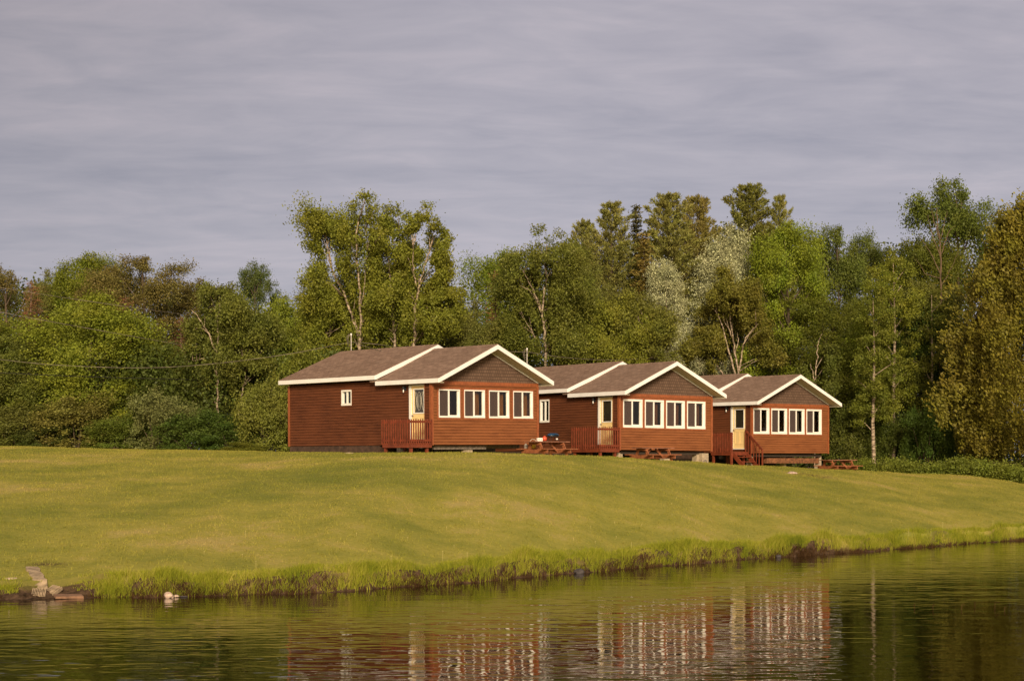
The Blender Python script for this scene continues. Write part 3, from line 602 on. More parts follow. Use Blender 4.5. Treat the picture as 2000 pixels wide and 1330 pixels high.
    d.box(du, -bump-0.06, dv0-0.04, dv0-0.002, -0.10, 0.07); d.box(du-0.04, du-0.002, dv0-0.04, dv1, -0.10, 0.07); d.box(du, -0.02, dv1+0.002, dv1+0.04, -0.10, 0.07)
    deck = d.build('deck', M_deck, cab)
    def post(u, v, top):
        p = MB(); z = gw(u, v)-0.15; p.box(u-0.05, u+0.05, v-0.05, v+0.05, z, top); p.build('post', M_deck, deck)
    post(du+0.06, dv0+0.08, 0.035); post(du+0.06, dv1-0.08, 0.035); post(-bump-0.22, dv0+0.08, 0.035); post(-0.2, dv1-0.1, 0.035)
    r = MB()
    def run(a, b, n):                                           # balusters outside, two rails
        a = Vector((*a, 0)); b = Vector((*b, 0)); dd = b-a
        for z in (0.90, 0.18): r.beam((a.x, a.y, z), (b.x, b.y, z), 0.04, 0.085)
        nrm = Vector((dd.y, -dd.x, 0)).normalized()
        if nrm.y > 0.5 or nrm.x > 0.5: nrm = -nrm
        for k in range(n+1):
            q = a + dd*(k/n) + nrm*0.042
            r.box(q.x-0.018, q.x+0.018, q.y-0.018, q.y+0.018, 0.03, 1.0+0.004*(k % 3))
    nside = 12
    run((du-0.02, dv1), (du-0.02, dv0), nside)
    if not stairs_front: run((du-0.02, dv0-0.02), (-bump-0.08, dv0-0.02), 9)
    r.build('railing', M_deck, deck)
    if stairs_front:
        post(du-0.01, dv0-0.02, 1.04)
        s = MB(); zg = gw(-0.7, -0.9); nst = 3; rise = (0.07-zg)/(nst+1); run_ = 0.27
        for k in range(1, nst+1): s.box(-1.05, -0.18, dv0-0.05-run_*(k+0.1), dv0-0.05-run_*(k-1)-0.01, 0.07-rise*k-0.035, 0.07-rise*k)
        st = s.build('stairs', M_deck, cab)
        for u in (-1.08, -0.15):
            g = MB(); g.beam((u, dv0-0.03, -0.06), (u, dv0-0.05-run_*3.3, -0.06-rise*3.3), 0.04, 0.22); g.build('stringer', M_deck, st)
        g = MB(); top = Vector((-0.12, dv0+0.1, 1.16)); bot = Vector((-0.12, dv0-1.05, 0.07-rise*3.4+0.92))
        g.beam(top, bot, 0.045, 0.10)
        for k in range(7):
            q = top.lerp(bot, k/6.0); z0 = 0.05 - rise*3.4*max(0, (k/6.0-0.1)); g.box(q.x-0.018, q.x+0.018, q.y-0.018, q.y+0.018, z0-(0.25 if k == 6 else 0.05), q.z)
        g.box(bot.x-0.03, bot.x+0.03, bot.y-0.06, bot.y, gw(bot.x, bot.y)-0.1, bot.z+0.02)
        g.build('handrail', M_deck, st)
    return cab, gw, R
LB = 'cabins in a row above the lake'
cabs = []
cabs.append(make_cabin(0, -3.03, 69.78, 0.600, 0.733, 0.0072, 0.0004, 'nearest red-brown cabin at the left, with a small square window in its long side', 0.13, 0.22, 1.303, 1.08, 1.07, 2.18, False, (5.29, 5.98, 1.66, 2.30), LB))
cabs.append(make_cabin(1, 4.776, 78.88, 0.457, 0.649, -0.0059, -0.0034, 'middle red-brown cabin, with a pile of stones under its front right corner', 0.08, 0.12, 1.272, 1.13, 1.00, 2.25, False, (5.02, 5.72, 1.32, 2.38), LB))
cabs.append(make_cabin(2, 11.994, 89.36, 0.356, 0.655, 0.0001, 0.0027, 'farthest red-brown cabin, right end of the row, with front steps and a sloping handrail', 0.05, 0.02, 1.272, 1.13, 0.97, 2.26, True, (5.02, 5.72, 1.32, 2.38), LB))
# service masts
def mast(cab, u, v, top):
    m = MB(); m.tube([(u, v, 2.3), (u, v, top-0.08)], 0.024, 8); o = m.build('service_mast', M_metal, cab)
    m = MB(); m.lathe((u, v, top-0.1), [(0.03, 0), (0.042, 0.03), (0.038, 0.07), (0.012, 0.10)], 8); m.build('weather_head', M_white, o)
    m = MB()
    for k, (dx, a) in enumerate(((-0.30, 0.35), (-0.26, 0.15), (-0.2, 0.02))):
        m.tube([(u-0.03, v, top-0.07), (u-0.14, v, top-0.06-0.05*k), (u+dx, v-0.02, top-0.22-0.12*k), (u-0.16, v, top-0.40-0.1*k), (u-0.04, v, top-0.34-0.12*k)], 0.011, 4)
    m.build('drip_loop', M_wire, o)
mast(cabs[0][0], 3.43, 9.9, 5.0); mast(cabs[1][0], 2.62, 10.15, 5.15)

# ------------------------------------------------------------------ points in the world from photo rows
def at_px(px, Y): return (px-1000)/FPX*Y
def zat(py, Y): return CAMZ + (HOR-py)/FPX*Y

# ------------------------------------------------------------------ picnic tables
def make_table():
    t = empty('picnic_table')
    b = MB()
    for k in range(5): b.box(-0.92, 0.92, -0.37+k*0.15, -0.37+k*0.15+0.138, 0.71, 0.75)
    b.build('tabletop', M_tableg, t)
    for s in (-1, 1):
        b = MB(); b.box(-0.92, 0.92, s*0.70-0.14, s*0.70-0.005, 0.42, 0.458); b.box(-0.92, 0.92, s*0.70+0.005, s*0.70+0.14, 0.42, 0.458); b.build('bench', M_table, t)
    for u in (-0.62, 0.62):
        for s in (-1, 1):
            b = MB(); b.beam((u, s*0.24, 0.70), (u, s*0.62, -0.03), 0.04, 0.13, up=(0, 1, 0.4)); b.build('leg', M_table, t)
        b = MB(); b.box(u-0.065, u-0.021, -0.80, 0.80, 0.27, 0.42); b.build('bench_support', M_table, t)
        b = MB(); b.box(u-0.060, u-0.021, -0.34, 0.34, 0.61, 0.708); b.build('top_support', M_table, t)
        b = MB(); sg = 1 if u > 0 else -1; b.beam((u-0.045*sg, 0, 0.33), (u-0.5*sg, 0, 0.69), 0.04, 0.08); b.build('brace', M_table, t)
    return t
def copy_tree(o, parent=None):
    c = o.copy(); C.objects.link(c)
    if parent: c.parent = parent
    for ch in list(o.children): copy_tree(ch, c)
    return c
tb = make_table(); tables = []
for i, (x, y, rz, lab) in enumerate(((1.42, 72.45, 0.70, 'picnic table carrying the blue grill, by the right corner of the nearest cabin'),
        (6.17, 78.3, 0.62, 'bare picnic table directly in front of the windows of the middle cabin'),
        (16.55, 90.9, 0.50, 'bare picnic table beside the right corner of the farthest cabin, next to the low hedge'))):
    o = tb if i == 0 else copy_tree(tb)
    o.location = (x, y, gzf(x, y)+0.0); o.rotation_euler = (0, 0, rz); tag(o, lab, 'picnic table', 'picnic tables in front of the cabins'); tables.append(o)
def on_table(t, a, b, z=0.75):
    c, s = math.cos(t.rotation_euler.z), math.sin(t.rotation_euler.z)
    return (t.location.x + a*c - b*s, t.location.y + a*s + b*c, t.location.z + z)
# grill
M_blue = mat('blue_enamel', (0.012, 0.05, 0.12), 0.25, 0.2, 3)
g = empty('portable_grill', on_table(tables[0], 0.30, -0.02, 0.752), 0.65); g.scale = (0.85,)*3; tag(g, 'small portable gas grill with rounded blue lid on the picnic table', 'grill')
b = MB(); b.lathe((0, 0, 0.20), [(0.25, 0), (0.31, 0.03), (0.33, 0.07)], 20, 1.0, 0.72); b.build('firebox', M_black, g, True)
b = MB(); b.lathe((0, 0, 0.272), [(0.335, 0), (0.33, 0.03), (0.27, 0.085), (0.15, 0.115), (0.02, 0.12)], 24, 1.0, 0.72); lid = b.build('lid', M_blue, g, True)
b = MB(); b.tube([(-0.1, -0.24, 0.30), (-0.1, -0.28, 0.31), (0.1, -0.28, 0.31), (0.1, -0.24, 0.30)], 0.012, 6); b.build('handle', M_black, lid)
for (a, c) in ((-0.2, -0.12), (-0.2, 0.12), (0.2, -0.12), (0.2, 0.12)):
    b = MB(); b.tube([(a*0.7, c*0.8, 0.21), (a*1.25, c*1.2, 0.0)], 0.014, 6); b.build('leg', M_black, g)
b = MB(); b.box(0.02, 0.12, -0.22, -0.20, 0.08, 0.14); b.build('control_panel', M_white, g)
b = MB(); b.lathe(on_table(tables[0], -0.18, -0.05, 0.752), [(0.03, 0), (0.085, 0.035), (0.10, 0.10), (0.085, 0.16), (0.04, 0.195), (0.028, 0.22)], 14)
tag(b.build('gas_bottle', mat('orange_red', (0.60, 0.09, 0.04), 0.4, 0.1, 5), None, True), 'small rounded orange-red gas bottle left of the blue grill', 'gas bottle')
x, y, z = on_table(tables[0], -0.50, -0.10, 0.752)
b = MB(); b.box(-0.11, 0.11, -0.08, 0.08, 0, 0.12); b.box(-0.105, 0.105, -0.075, 0.075, 0.12, 0.13)
o = b.build('carton', mat('white_card', (0.85, 0.82, 0.75), 0.6)); o.location = (x, y, z); o.rotation_euler = (0, 0, 0.35); tag(o, 'small white box with dark print at the left end of the grill table', 'box')
b = MB(); b.box(-0.08, -0.01, -0.084, -0.081, 0.05, 0.075); b.box(0.04, 0.07, -0.084, -0.081, 0.045, 0.08); b.build('printed_mark', M_black, o)
x, y, z = on_table(tables[0], -0.15, 0.70, 0.46)
b = MB(); b.lathe((0, 0, 0), [(0.11, 0), (0.115, 0.05), (0.13, 0.24), (0.125, 0.26)], 14); o = b.build('bucket', mat('yellow_plastic', (0.75, 0.48, 0.03), 0.4), None, True); o.location = (x, y, z)
tag(o, 'small yellow bucket on the far bench of the grill table', 'bucket')
b = MB(); b.tube([(0.13*math.cos(t), 0, 0.24+0.14*math.sin(t)) for t in np.linspace(0, PI, 9)], 0.006, 4); b.build('handle', M_white, o)
x, y, z = on_table(tables[0], -0.52, 0.72, 0.46)
b = MB(); b.lathe((0, 0, 0), [(0.06, 0), (0.075, 0.02), (0.075, 0.13), (0.04, 0.17), (0.02, 0.20)], 12); o = b.build('jug', mat('grey_plastic', (0.42, 0.38, 0.33), 0.5), None, True); o.location = (x, y, z); tag(o, 'small grey jug on the far bench, left of the yellow bucket', 'jug')

# ------------------------------------------------------------------ wires
def wire(name, pts, r, m, label):
    """pts: (px, py, Y) ; smooth hanging curve through them"""
    P = [Vector((at_px(a, Y), Y, zat(b, Y))) for a, b, Y in pts]; out = []
    n = len(P)
    for i in range(n-1):
        p0, p1, p2, p3 = P[max(i-1, 0)], P[i], P[i+1], P[min(i+2, n-1)]
        for k in range(8):
            t = k/8.0; out.append(0.5*((2*p1)+(-p0+p2)*t+(2*p0-5*p1+4*p2-p3)*t*t+(-p0+3*p1-3*p2+p3)*t**3))
    out.append(P[-1]); b = MB(); b.tube(out, r, 5); return tag(b.build(name, m), label, 'overhead wire', 'overhead wires')
wire('power_line', [(-400, 497, 80), (0, 562, 83), (170, 588, 85), (340, 612, 88), (420, 625, 92)], 0.011, M_wire, 'highest thin overhead wire crossing the left treetops')
wire('power_line', [(-400, 526, 80), (0, 609, 82.5), (170, 641, 84.5), (345, 672, 88), (420, 684, 92)], 0.012, M_wire, 'second thin overhead wire from the top, above the thick twisted cable')
wire('service_cable', [(-400, 650, 80), (0, 702, 80), (150, 715, 80), (300, 718, 80), (430, 709, 80), (560, 692, 79.8), (660, 673, 79.6), (685, 669, 79.4)], 0.011, M_wire, 'thick twisted cable sagging to the mast behind the nearest cabin roof')
wire('power_line', [(-400, 705, 80), (0, 728, 82), (180, 736, 84), (360, 741, 87), (420, 744, 90)], 0.017, M_wire2, 'lowest dark overhead wire at the left, just under the thick cable')
wire('service_cable', [(688, 668, 79.4), (740, 673, 79), (800, 681, 82), (860, 684, 84), (940, 686, 86), (1000, 687, 87.5), (1034, 688, 88.6)], 0.012, M_wire, 'thin wire strung between the masts of the nearest and middle cabins')
wire('guy_wire', [(690, 669, 79.3), (715, 677, 78), (745, 686, 76.4)], 0.012, M_wire, 'short taut wire slanting from the left mast down to the roof')
wire('service_cable', [(1034, 688, 88.6), (1100, 698, 91), (1180, 703, 94), (1250, 701, 97), (1330, 698, 101)], 0.012, M_wire, 'thin wire running right from the mast of the middle cabin into the trees')

# ------------------------------------------------------------------ foliage makers
def unit(a): return a/np.maximum(np.linalg.norm(a, axis=-1, keepdims=True), 1e-6)
def leaf_quads(P, axis, nrm, ln, wd):
    """rhombic leaf sprays: P centre, axis = long direction, nrm = facing"""
    axis = unit(axis); t = unit(np.cross(nrm, axis)); n = len(P)
    ln = np.broadcast_to(ln, (n,))[:, None]; wd = np.broadcast_to(wd, (n,))[:, None]
    fold = unit(np.cross(axis, t))*wd*0.25
    V = np.stack([P-axis*ln/2, P+t*wd/2+fold, P+axis*ln/2, P-t*wd/2+fold], 1).reshape(-1, 3)
    F = np.arange(n*4).reshape(-1, 4); return V, F
def clumps_in(lobes, per, shell=0.55):
    """sub-clump centres on and inside each lobe; lobes rows: x y z rx ry rz"""
    c, r, o = [], [], []
    for L in lobes:
        k = max(3, int(per*(L[3]*L[4]*L[5])**(1/3.0)**1))
        d = unit(rng.normal(size=(k, 3))); rad = rng.uniform(shell, 1.0, (k, 1))
        c.append(L[:3] + d*rad*L[3:6]); r.append(np.full(k, 0.34*(L[3]*L[4]*L[5])**(1/3.0))*rng.uniform(0.7, 1.25, k)); o.append(d)
    return np.concatenate(c), np.concatenate(r), np.concatenate(o)
def leafy(lobes, n, per=11, puff=1.0, size=(0.10, 0.17), droop=0.0, shell=0.5, flat=0.0, cut=None, stray=0.06):
    c, r, o = clumps_in(np.array(lobes, float), per, shell)
    w = r**2; w /= w.sum(); i = rng.choice(len(c), n, p=w)
    g = rng.normal(size=(n, 3))*0.62*puff; P = c[i] + g*r[i][:, None]*np.array([1, 1, 0.8])
    st = rng.random(n) < stray; P[st] += rng.normal(size=(st.sum(), 3))*0.20
    if cut is not None: P = P[cut(P)]; n = len(P); i = i[:n]
    nr = unit(rng.normal(size=(n, 3)) + 1.1*o[i[:n]] + np.array([0, 0, 0.6]))
    ax = unit(rng.normal(size=(n, 3)) + np.array([0, 0, -droop]))
    s = rng.uniform(size[0], size[1], n)
    return leaf_quads(P, ax, nr, s, s*rng.uniform(0.55, 0.8, n))
def lg(c, g=1.8): return (c[0]*g*1.09, c[1]*g, c[2]*g*0.85)
def tree_from(name, label, cat, crown_me, trunk_me, loc, sc, rz, color, group=None, crown_name='crown'):
    t = empty(name, loc, rz); t.scale = sc
    tag(t, label, cat, group)
    c = link(crown_me, crown_name, t); c.color = (*lg(color), 1)
    if trunk_me: link(trunk_me, 'trunk', t)
    return t
def proto_mesh(kind, seed):
    """returns crown mesh, trunk mesh, height, half width"""
    global rng; rng = np.random.default_rng(seed); random.seed(seed)
    tb = MB()
    if kind in ('broad', 'round', 'silver', 'low'):
        H = 14.0 if kind != 'low' else 9.0; lob = []
        n = 30 if kind != 'round' else 22
        lean = rng.normal(size=2)*0.3
        for k in range(n):
            h = (0.17 if kind != 'low' else 0.10) + (0.76 if kind != 'low' else 0.82)*((k+0.5)/n)**0.85 + rng.uniform(-0.03, 0.03)
            env = {'broad': 3.6*math.sin(PI*min(1, max(0.0, (h+0.18)/1.22)))**0.75, 'round': 3.7*math.sqrt(max(0.05, 1-((h-0.58)/0.50)**2)), 'silver': 3.4*math.sin(PI*min(1, (h+0.25)/1.28))**0.8, 'low': 3.4*math.sqrt(max(0.05, 1-((h-0.45)/0.6)**2))}[kind]
            a = k*2.399 + rng.uniform(-0.5, 0.5); rr = env*rng.uniform(0.45, 0.98); s = rng.uniform(0.75, 1.35)
            lob.append((rr*math.cos(a)+lean[0]*h*2, rr*math.sin(a)+lean[1]*h*2, h*H, s*1.15, s*1.15, s*rng.uniform(0.7, 1.15)))
        for k in range(5): lob.append((rng.uniform(-.9, .9)+lean[0]*2, rng.uniform(-.9, .9)+lean[1]*2, H*rng.uniform(0.86, 0.985), 0.6, 0.6, 0.75))
        V, F = leafy(lob, 70000, per=9, puff=1.3, size=(0.075, 0.15), shell=0.3, stray=0.02)
        top = H*0.9; pts = [(0, 0, -0.4), (0.1, 0.05, H*0.25), (lean[0], lean[1], H*0.55), (lean[0]*1.8, lean[1]*1.8, top)]
        tb.tube(pts, [0.22, 0.17, 0.11, 0.03], 7)
        for L in lob[:26]:
            h0 = max(1.2, L[2]-1.2-0.55*math.hypot(L[0], L[1])); f = h0/H
            p0 = (lean[0]*f*1.8, lean[1]*f*1.8, h0); mid = ((p0[0]+L[0])*0.5, (p0[1]+L[1])*0.5, h0*0.45+L[2]*0.55-0.15)
            tb.tube([p0, mid, L[:3]], [0.075*(1.1-f)+0.02, 0.04, 0.012], 5)
        return np_mesh('crown', V, F, M_silver if kind == 'silver' else M_leaf), tb, H
    if kind == 'aspen':
        H = 14.0; lob = []
        for k in range(26):
            h = 0.30 + 0.66*(k+0.5)/26; env = 1.9*math.sin(PI*min(1, (h-0.12)/0.98))**0.7; a = k*2.4; rr = env*rng.uniform(0.3, 1); s = rng.uniform(0.5, 0.85)
            lob.append((rr*math.cos(a), rr*math.sin(a), h*H, s, s, s*1.3))
        V, F = leafy(lob, 20000, per=12, size=(0.09, 0.15), shell=0.3, droop=0.4, stray=0.03)
        tb.tube([(0, 0, -0.4), (0.12, 0, 4), (0.0, 0.1, 9), (0.1, 0, 13.2)], [0.15, 0.12, 0.07, 0.02], 7)
        for L in lob[::2]: tb.tube([(0.05, 0, L[2]-1.1), (L[0]*.6, L[1]*.6, L[2]-0.4), L[:3]], [0.035, 0.022, 0.01], 4)
        return np_mesh('crown', V, F, M_leaf), tb, H
    if kind == 'pine':
        H = 17.0; P, A, Nn = [], [], []
        tb.tube([(0, 0, -0.4), (0.08, 0, 6), (0.0, 0.05, 12), (0.02, 0, 16.7)], [0.26, 0.2, 0.12, 0.03], 7)
        z = 3.0
        while z < 16.6:
            f = (z-3)/13.6; L0 = 3.1*(1-f)**0.62*(0.65+0.35*min(1, f*3)) + 0.28; nb = 5 + int(rng.integers(0, 2)); a0 = rng.uniform(0, 6)
            for b_ in range(nb):
                a = a0 + 2*PI*b_/nb + rng.uniform(-0.3, 0.3); L = L0*rng.uniform(0.62, 1.15); up = 0.25 + 0.55*f + rng.uniform(-0.1, 0.15)
                d = np.array([math.cos(a), math.sin(a), up]); tip = np.array([0, 0, z]) + d*L
                tb.tube([(0, 0, z), tuple(np.array([0, 0, z-0.05])+d*L*0.5-np.array([0, 0, 0.1*L*0.5])), tuple(tip)], [0.05*(1-f)+0.012, 0.03*(1-f)+0.01, 0.006], 4)
                m = int(26*L)+10
                t = rng.uniform(0.18, 1.05, m)**0.8; side = rng.normal(size=(m, 3))*np.array([1, 1, 0.4])*(0.16+0.30*L*0.28)*(1.15-t)[:, None]
                Q = np.array([0, 0, z]) + d*L*t[:, None] + side; Q[:, 2] += 0.05
                for q in Q:
                    kk = 6; u = unit(np.array([d[0]*0.5, d[1]*0.5, 0.75]) + rng.normal(size=(kk, 3))*0.55)
                    P.append(q + u*0.10 + rng.normal(size=(kk, 3))*0.05); A.append(u)
            z += rng.uniform(0.38, 0.62)
        P = np.concatenate(P); A = np.concatenate(A); n = len(P)
        V, F = leaf_quads(P, A, rng.normal(size=(n, 3)), rng.uniform(0.16, 0.28, n), rng.uniform(0.035, 0.07, n))
        return np_mesh('crown', V, F, M_needle), tb, H
    if kind == 'spruce':
        H = 15.0; P, A = [], []
        tb.tube([(0, 0, -0.4), (0, 0, 14.6)], [0.2, 0.02], 6); z = 0.8
        while z < 14.8:
            f = z/15; L0 = 2.3*(1-f)**0.9 + 0.08
            for b_ in range(7):
                a = rng.uniform(0, 6.28); L = L0*rng.uniform(0.7, 1.1); d = np.array([math.cos(a), math.sin(a), -0.22+0.35*f])
                tb.tube([(0, 0, z), tuple(np.array([0, 0, z])+d*L)], [0.025, 0.006], 3)
                m = int(34*L)+5; t = rng.uniform(0.15, 1, m)
                Q = np.array([0, 0, z]) + d*L*t[:, None] + rng.normal(size=(m, 3))*np.array([1, 1, 0.5])*0.13; P.append(Q); A.append(unit(np.broadcast_to(d, (m, 3)) + rng.normal(size=(m, 3))*0.5))
            z += 0.27
        P = np.concatenate(P); A = np.concatenate(A); n = len(P); V, F = leaf_quads(P, A, rng.normal(size=(n, 3))+[0, 0, 1], rng.uniform(0.16, 0.3, n), rng.uniform(0.06, 0.11, n))
        return np_mesh('crown', V, F, M_needle), tb, H
    if kind == 'dead':
        H = 11.0; P, A = [], []
        tb.tube([(0, 0, -0.4), (0.1, 0, 6), (0, 0, 10.8)], [0.13, 0.08, 0.012], 6); z = 1.5
        while z < 10.6:
            f = z/11
            for b_ in range(6):
                a = rng.uniform(0, 6.28); L = (1.9*(1-f)+0.15)*rng.uniform(0.5, 1.1); d = np.array([math.cos(a), math.sin(a), 0.1-0.4*(1-f)])
                tb.tube([(0, 0, z), tuple(np.array([0, 0, z])+d*L)], [0.022, 0.005], 3)
                m = int(16*L)+2; t = rng.uniform(0.3, 1, m); P.append(np.array([0, 0, z]) + d*L*t[:, None] + rng.normal(size=(m, 3))*0.10); A.append(unit(np.broadcast_to(d, (m, 3))+rng.normal(size=(m, 3))*0.9))
            z += 0.25
        P = np.concatenate(P); A = np.concatenate(A); n = len(P); V, F = leaf_quads(P, A, rng.normal(size=(n, 3)), rng.uniform(0.15, 0.35, n), rng.uniform(0.012, 0.03, n))
        return np_mesh('twigs', V, F, M_needle), tb, H
    if kind == 'cedar':
        H = 14.0; c, o, r = [], [], []
        for k in range(3000):
            f = rng.random()**0.9; z = 1.5+f*12.2; env = 3.9*(1-f)**0.36*min(1, 0.7+f*2)*(1+0.10*math.sin(z*2.1)) + 0.12
            a = rng.uniform(0, 2*PI); env *= 1+0.15*math.sin(a*6+z*0.5)+0.11*math.sin(a*13+z*1.6); rr = env*rng.uniform(0.45, 1.03)**0.8
            c.append((rr*math.cos(a), rr*math.sin(a), z)); o.append((math.cos(a), math.sin(a), 0.15)); r.append(rng.uniform(0.13, 0.26))
        c = np.array(c); o = np.array(o); r = np.array(r); n = 110000; i = rng.integers(0, len(c), n)
        P = c[i] + rng.normal(size=(n, 3))*r[i][:, None]*np.array([0.6, 0.6, 1.5])
        ax = unit(o[i]*0.45 + np.array([0, 0, 0.9]) + rng.normal(size=(n, 3))*0.45); nr = unit(np.cross(o[i], [0, 0, 1]) + rng.normal(size=(n, 3))*0.7)
        V, F = leaf_quads(P, ax, nr, rng.uniform(0.10, 0.21, n), rng.uniform(0.05, 0.09, n))
        tb.tube([(0, 0, -0.4), (0, 0, 7), (0, 0, 13.5)], [0.35, 0.22, 0.03], 8)
        for k in range(90):
            z = 0.8+k*0.13; a = k*2.4; env = 3.5*(1-z/14)**0.4; tb.tube([(0, 0, z), (env*.9*math.cos(a), env*.9*math.sin(a), z+0.2)], [0.05, 0.01], 4)
        return np_mesh('crown', V, F, M_needle), tb, H
    if kind == 'shrub':
        H = 3.0; lob = []
        for k in range(13):
            a = k*2.4; rr = 1.35*math.sqrt((k+0.5)/13)*rng.uniform(0.7, 1.1); s = rng.uniform(0.45, 0.8); lob.append((rr*math.cos(a), rr*math.sin(a), max(0.35, 2.45*(1-(rr/2.0)**2)*rng.uniform(0.6, 1.08)), s, s, s*1.1))
        for k in range(8): a = k*0.8; lob.append((1.25*math.cos(a), 1.25*math.sin(a), 0.45, 0.5, 0.5, 0.5))
        V, F = leafy(lob, 20000, per=12, puff=1.25, size=(0.06, 0.115), shell=0.4, stray=0.04)
        for L in lob[:13]: tb.tube([(L[0]*0.15, L[1]*0.15, -0.2), (L[0]*0.6, L[1]*0.6, L[2]*0.6), L[:3]], [0.03, 0.02, 0.006], 4)
        return np_mesh('foliage', V, F, M_leaf), tb, H
BARKS = {'aspen': M_birch, 'dead': M_dead}
PROTO = {}
for kind, seeds in (('broad', (11, 12, 13)), ('round', (21, 22, 23)), ('silver', (31, 32)), ('low', (35, 36, 37)), ('aspen', (41, 42)), ('pine', (51, 52, 53)), ('spruce', (61,)), ('dead', (71, 72)), ('cedar', (81, 82)), ('shrub', (91, 92, 93))):
    PROTO[kind] = []
    for sd_ in seeds:
        cm, tbm, H = proto_mesh(kind, sd_)
        o = tbm.build('trunk', BARKS.get(kind, M_bark)); tm = o.data; bpy.data.objects.remove(o)
        v = np.empty(len(cm.vertices)*3, np.float32); cm.vertices.foreach_get('co', v); v = v.reshape(-1, 3)
        hw = float(np.percentile(np.abs(v[:, 0]), 97)); ht = float(v[:, 2].max())
        PROTO[kind].append((cm, tm, ht, hw))
rng = np.random.default_rng(5); random.seed(5)
def plant(kind, k, px, Y, top, width, label, color, name, cat='tree', group=None, rz=None, base=None):
    """px: column of the trunk, top: row of the tip, width: crown width in photo px"""
    x = at_px(px, Y); g = gzf(x, Y) if base is None else base; h = zat(top, Y)-g
    if kind in ('broad', 'round') and h < 10.4: kind = 'low'
    cm, tm, ht, hw = PROTO[kind][k % len(PROTO[kind])]; sw = (width/FPX*Y/2)/hw
    return tree_from(name, label, cat, cm, tm, (x, Y, g-0.05), (sw, sw, h/ht), rng.uniform(0, 6.28) if rz is None else rz, color, group, 'foliage' if kind == 'shrub' else 'crown')
GRN = (0.106, 0.138, 0.016); YGR = (0.130, 0.170, 0.022); RUS = (0.112, 0.106, 0.032); DGR = (0.072, 0.090, 0.013); BIR = (0.125, 0.148, 0.022)
SIL = (0.21, 0.235, 0.15); PIN = (0.115, 0.125, 0.032); CED = (0.092, 0.090, 0.012); BRI = (0.120, 0.165, 0.017); OLV = (0.10, 0.115, 0.028); GRE = (0.10, 0.12, 0.045)
WG = 'trees of the wood behind the cabins'
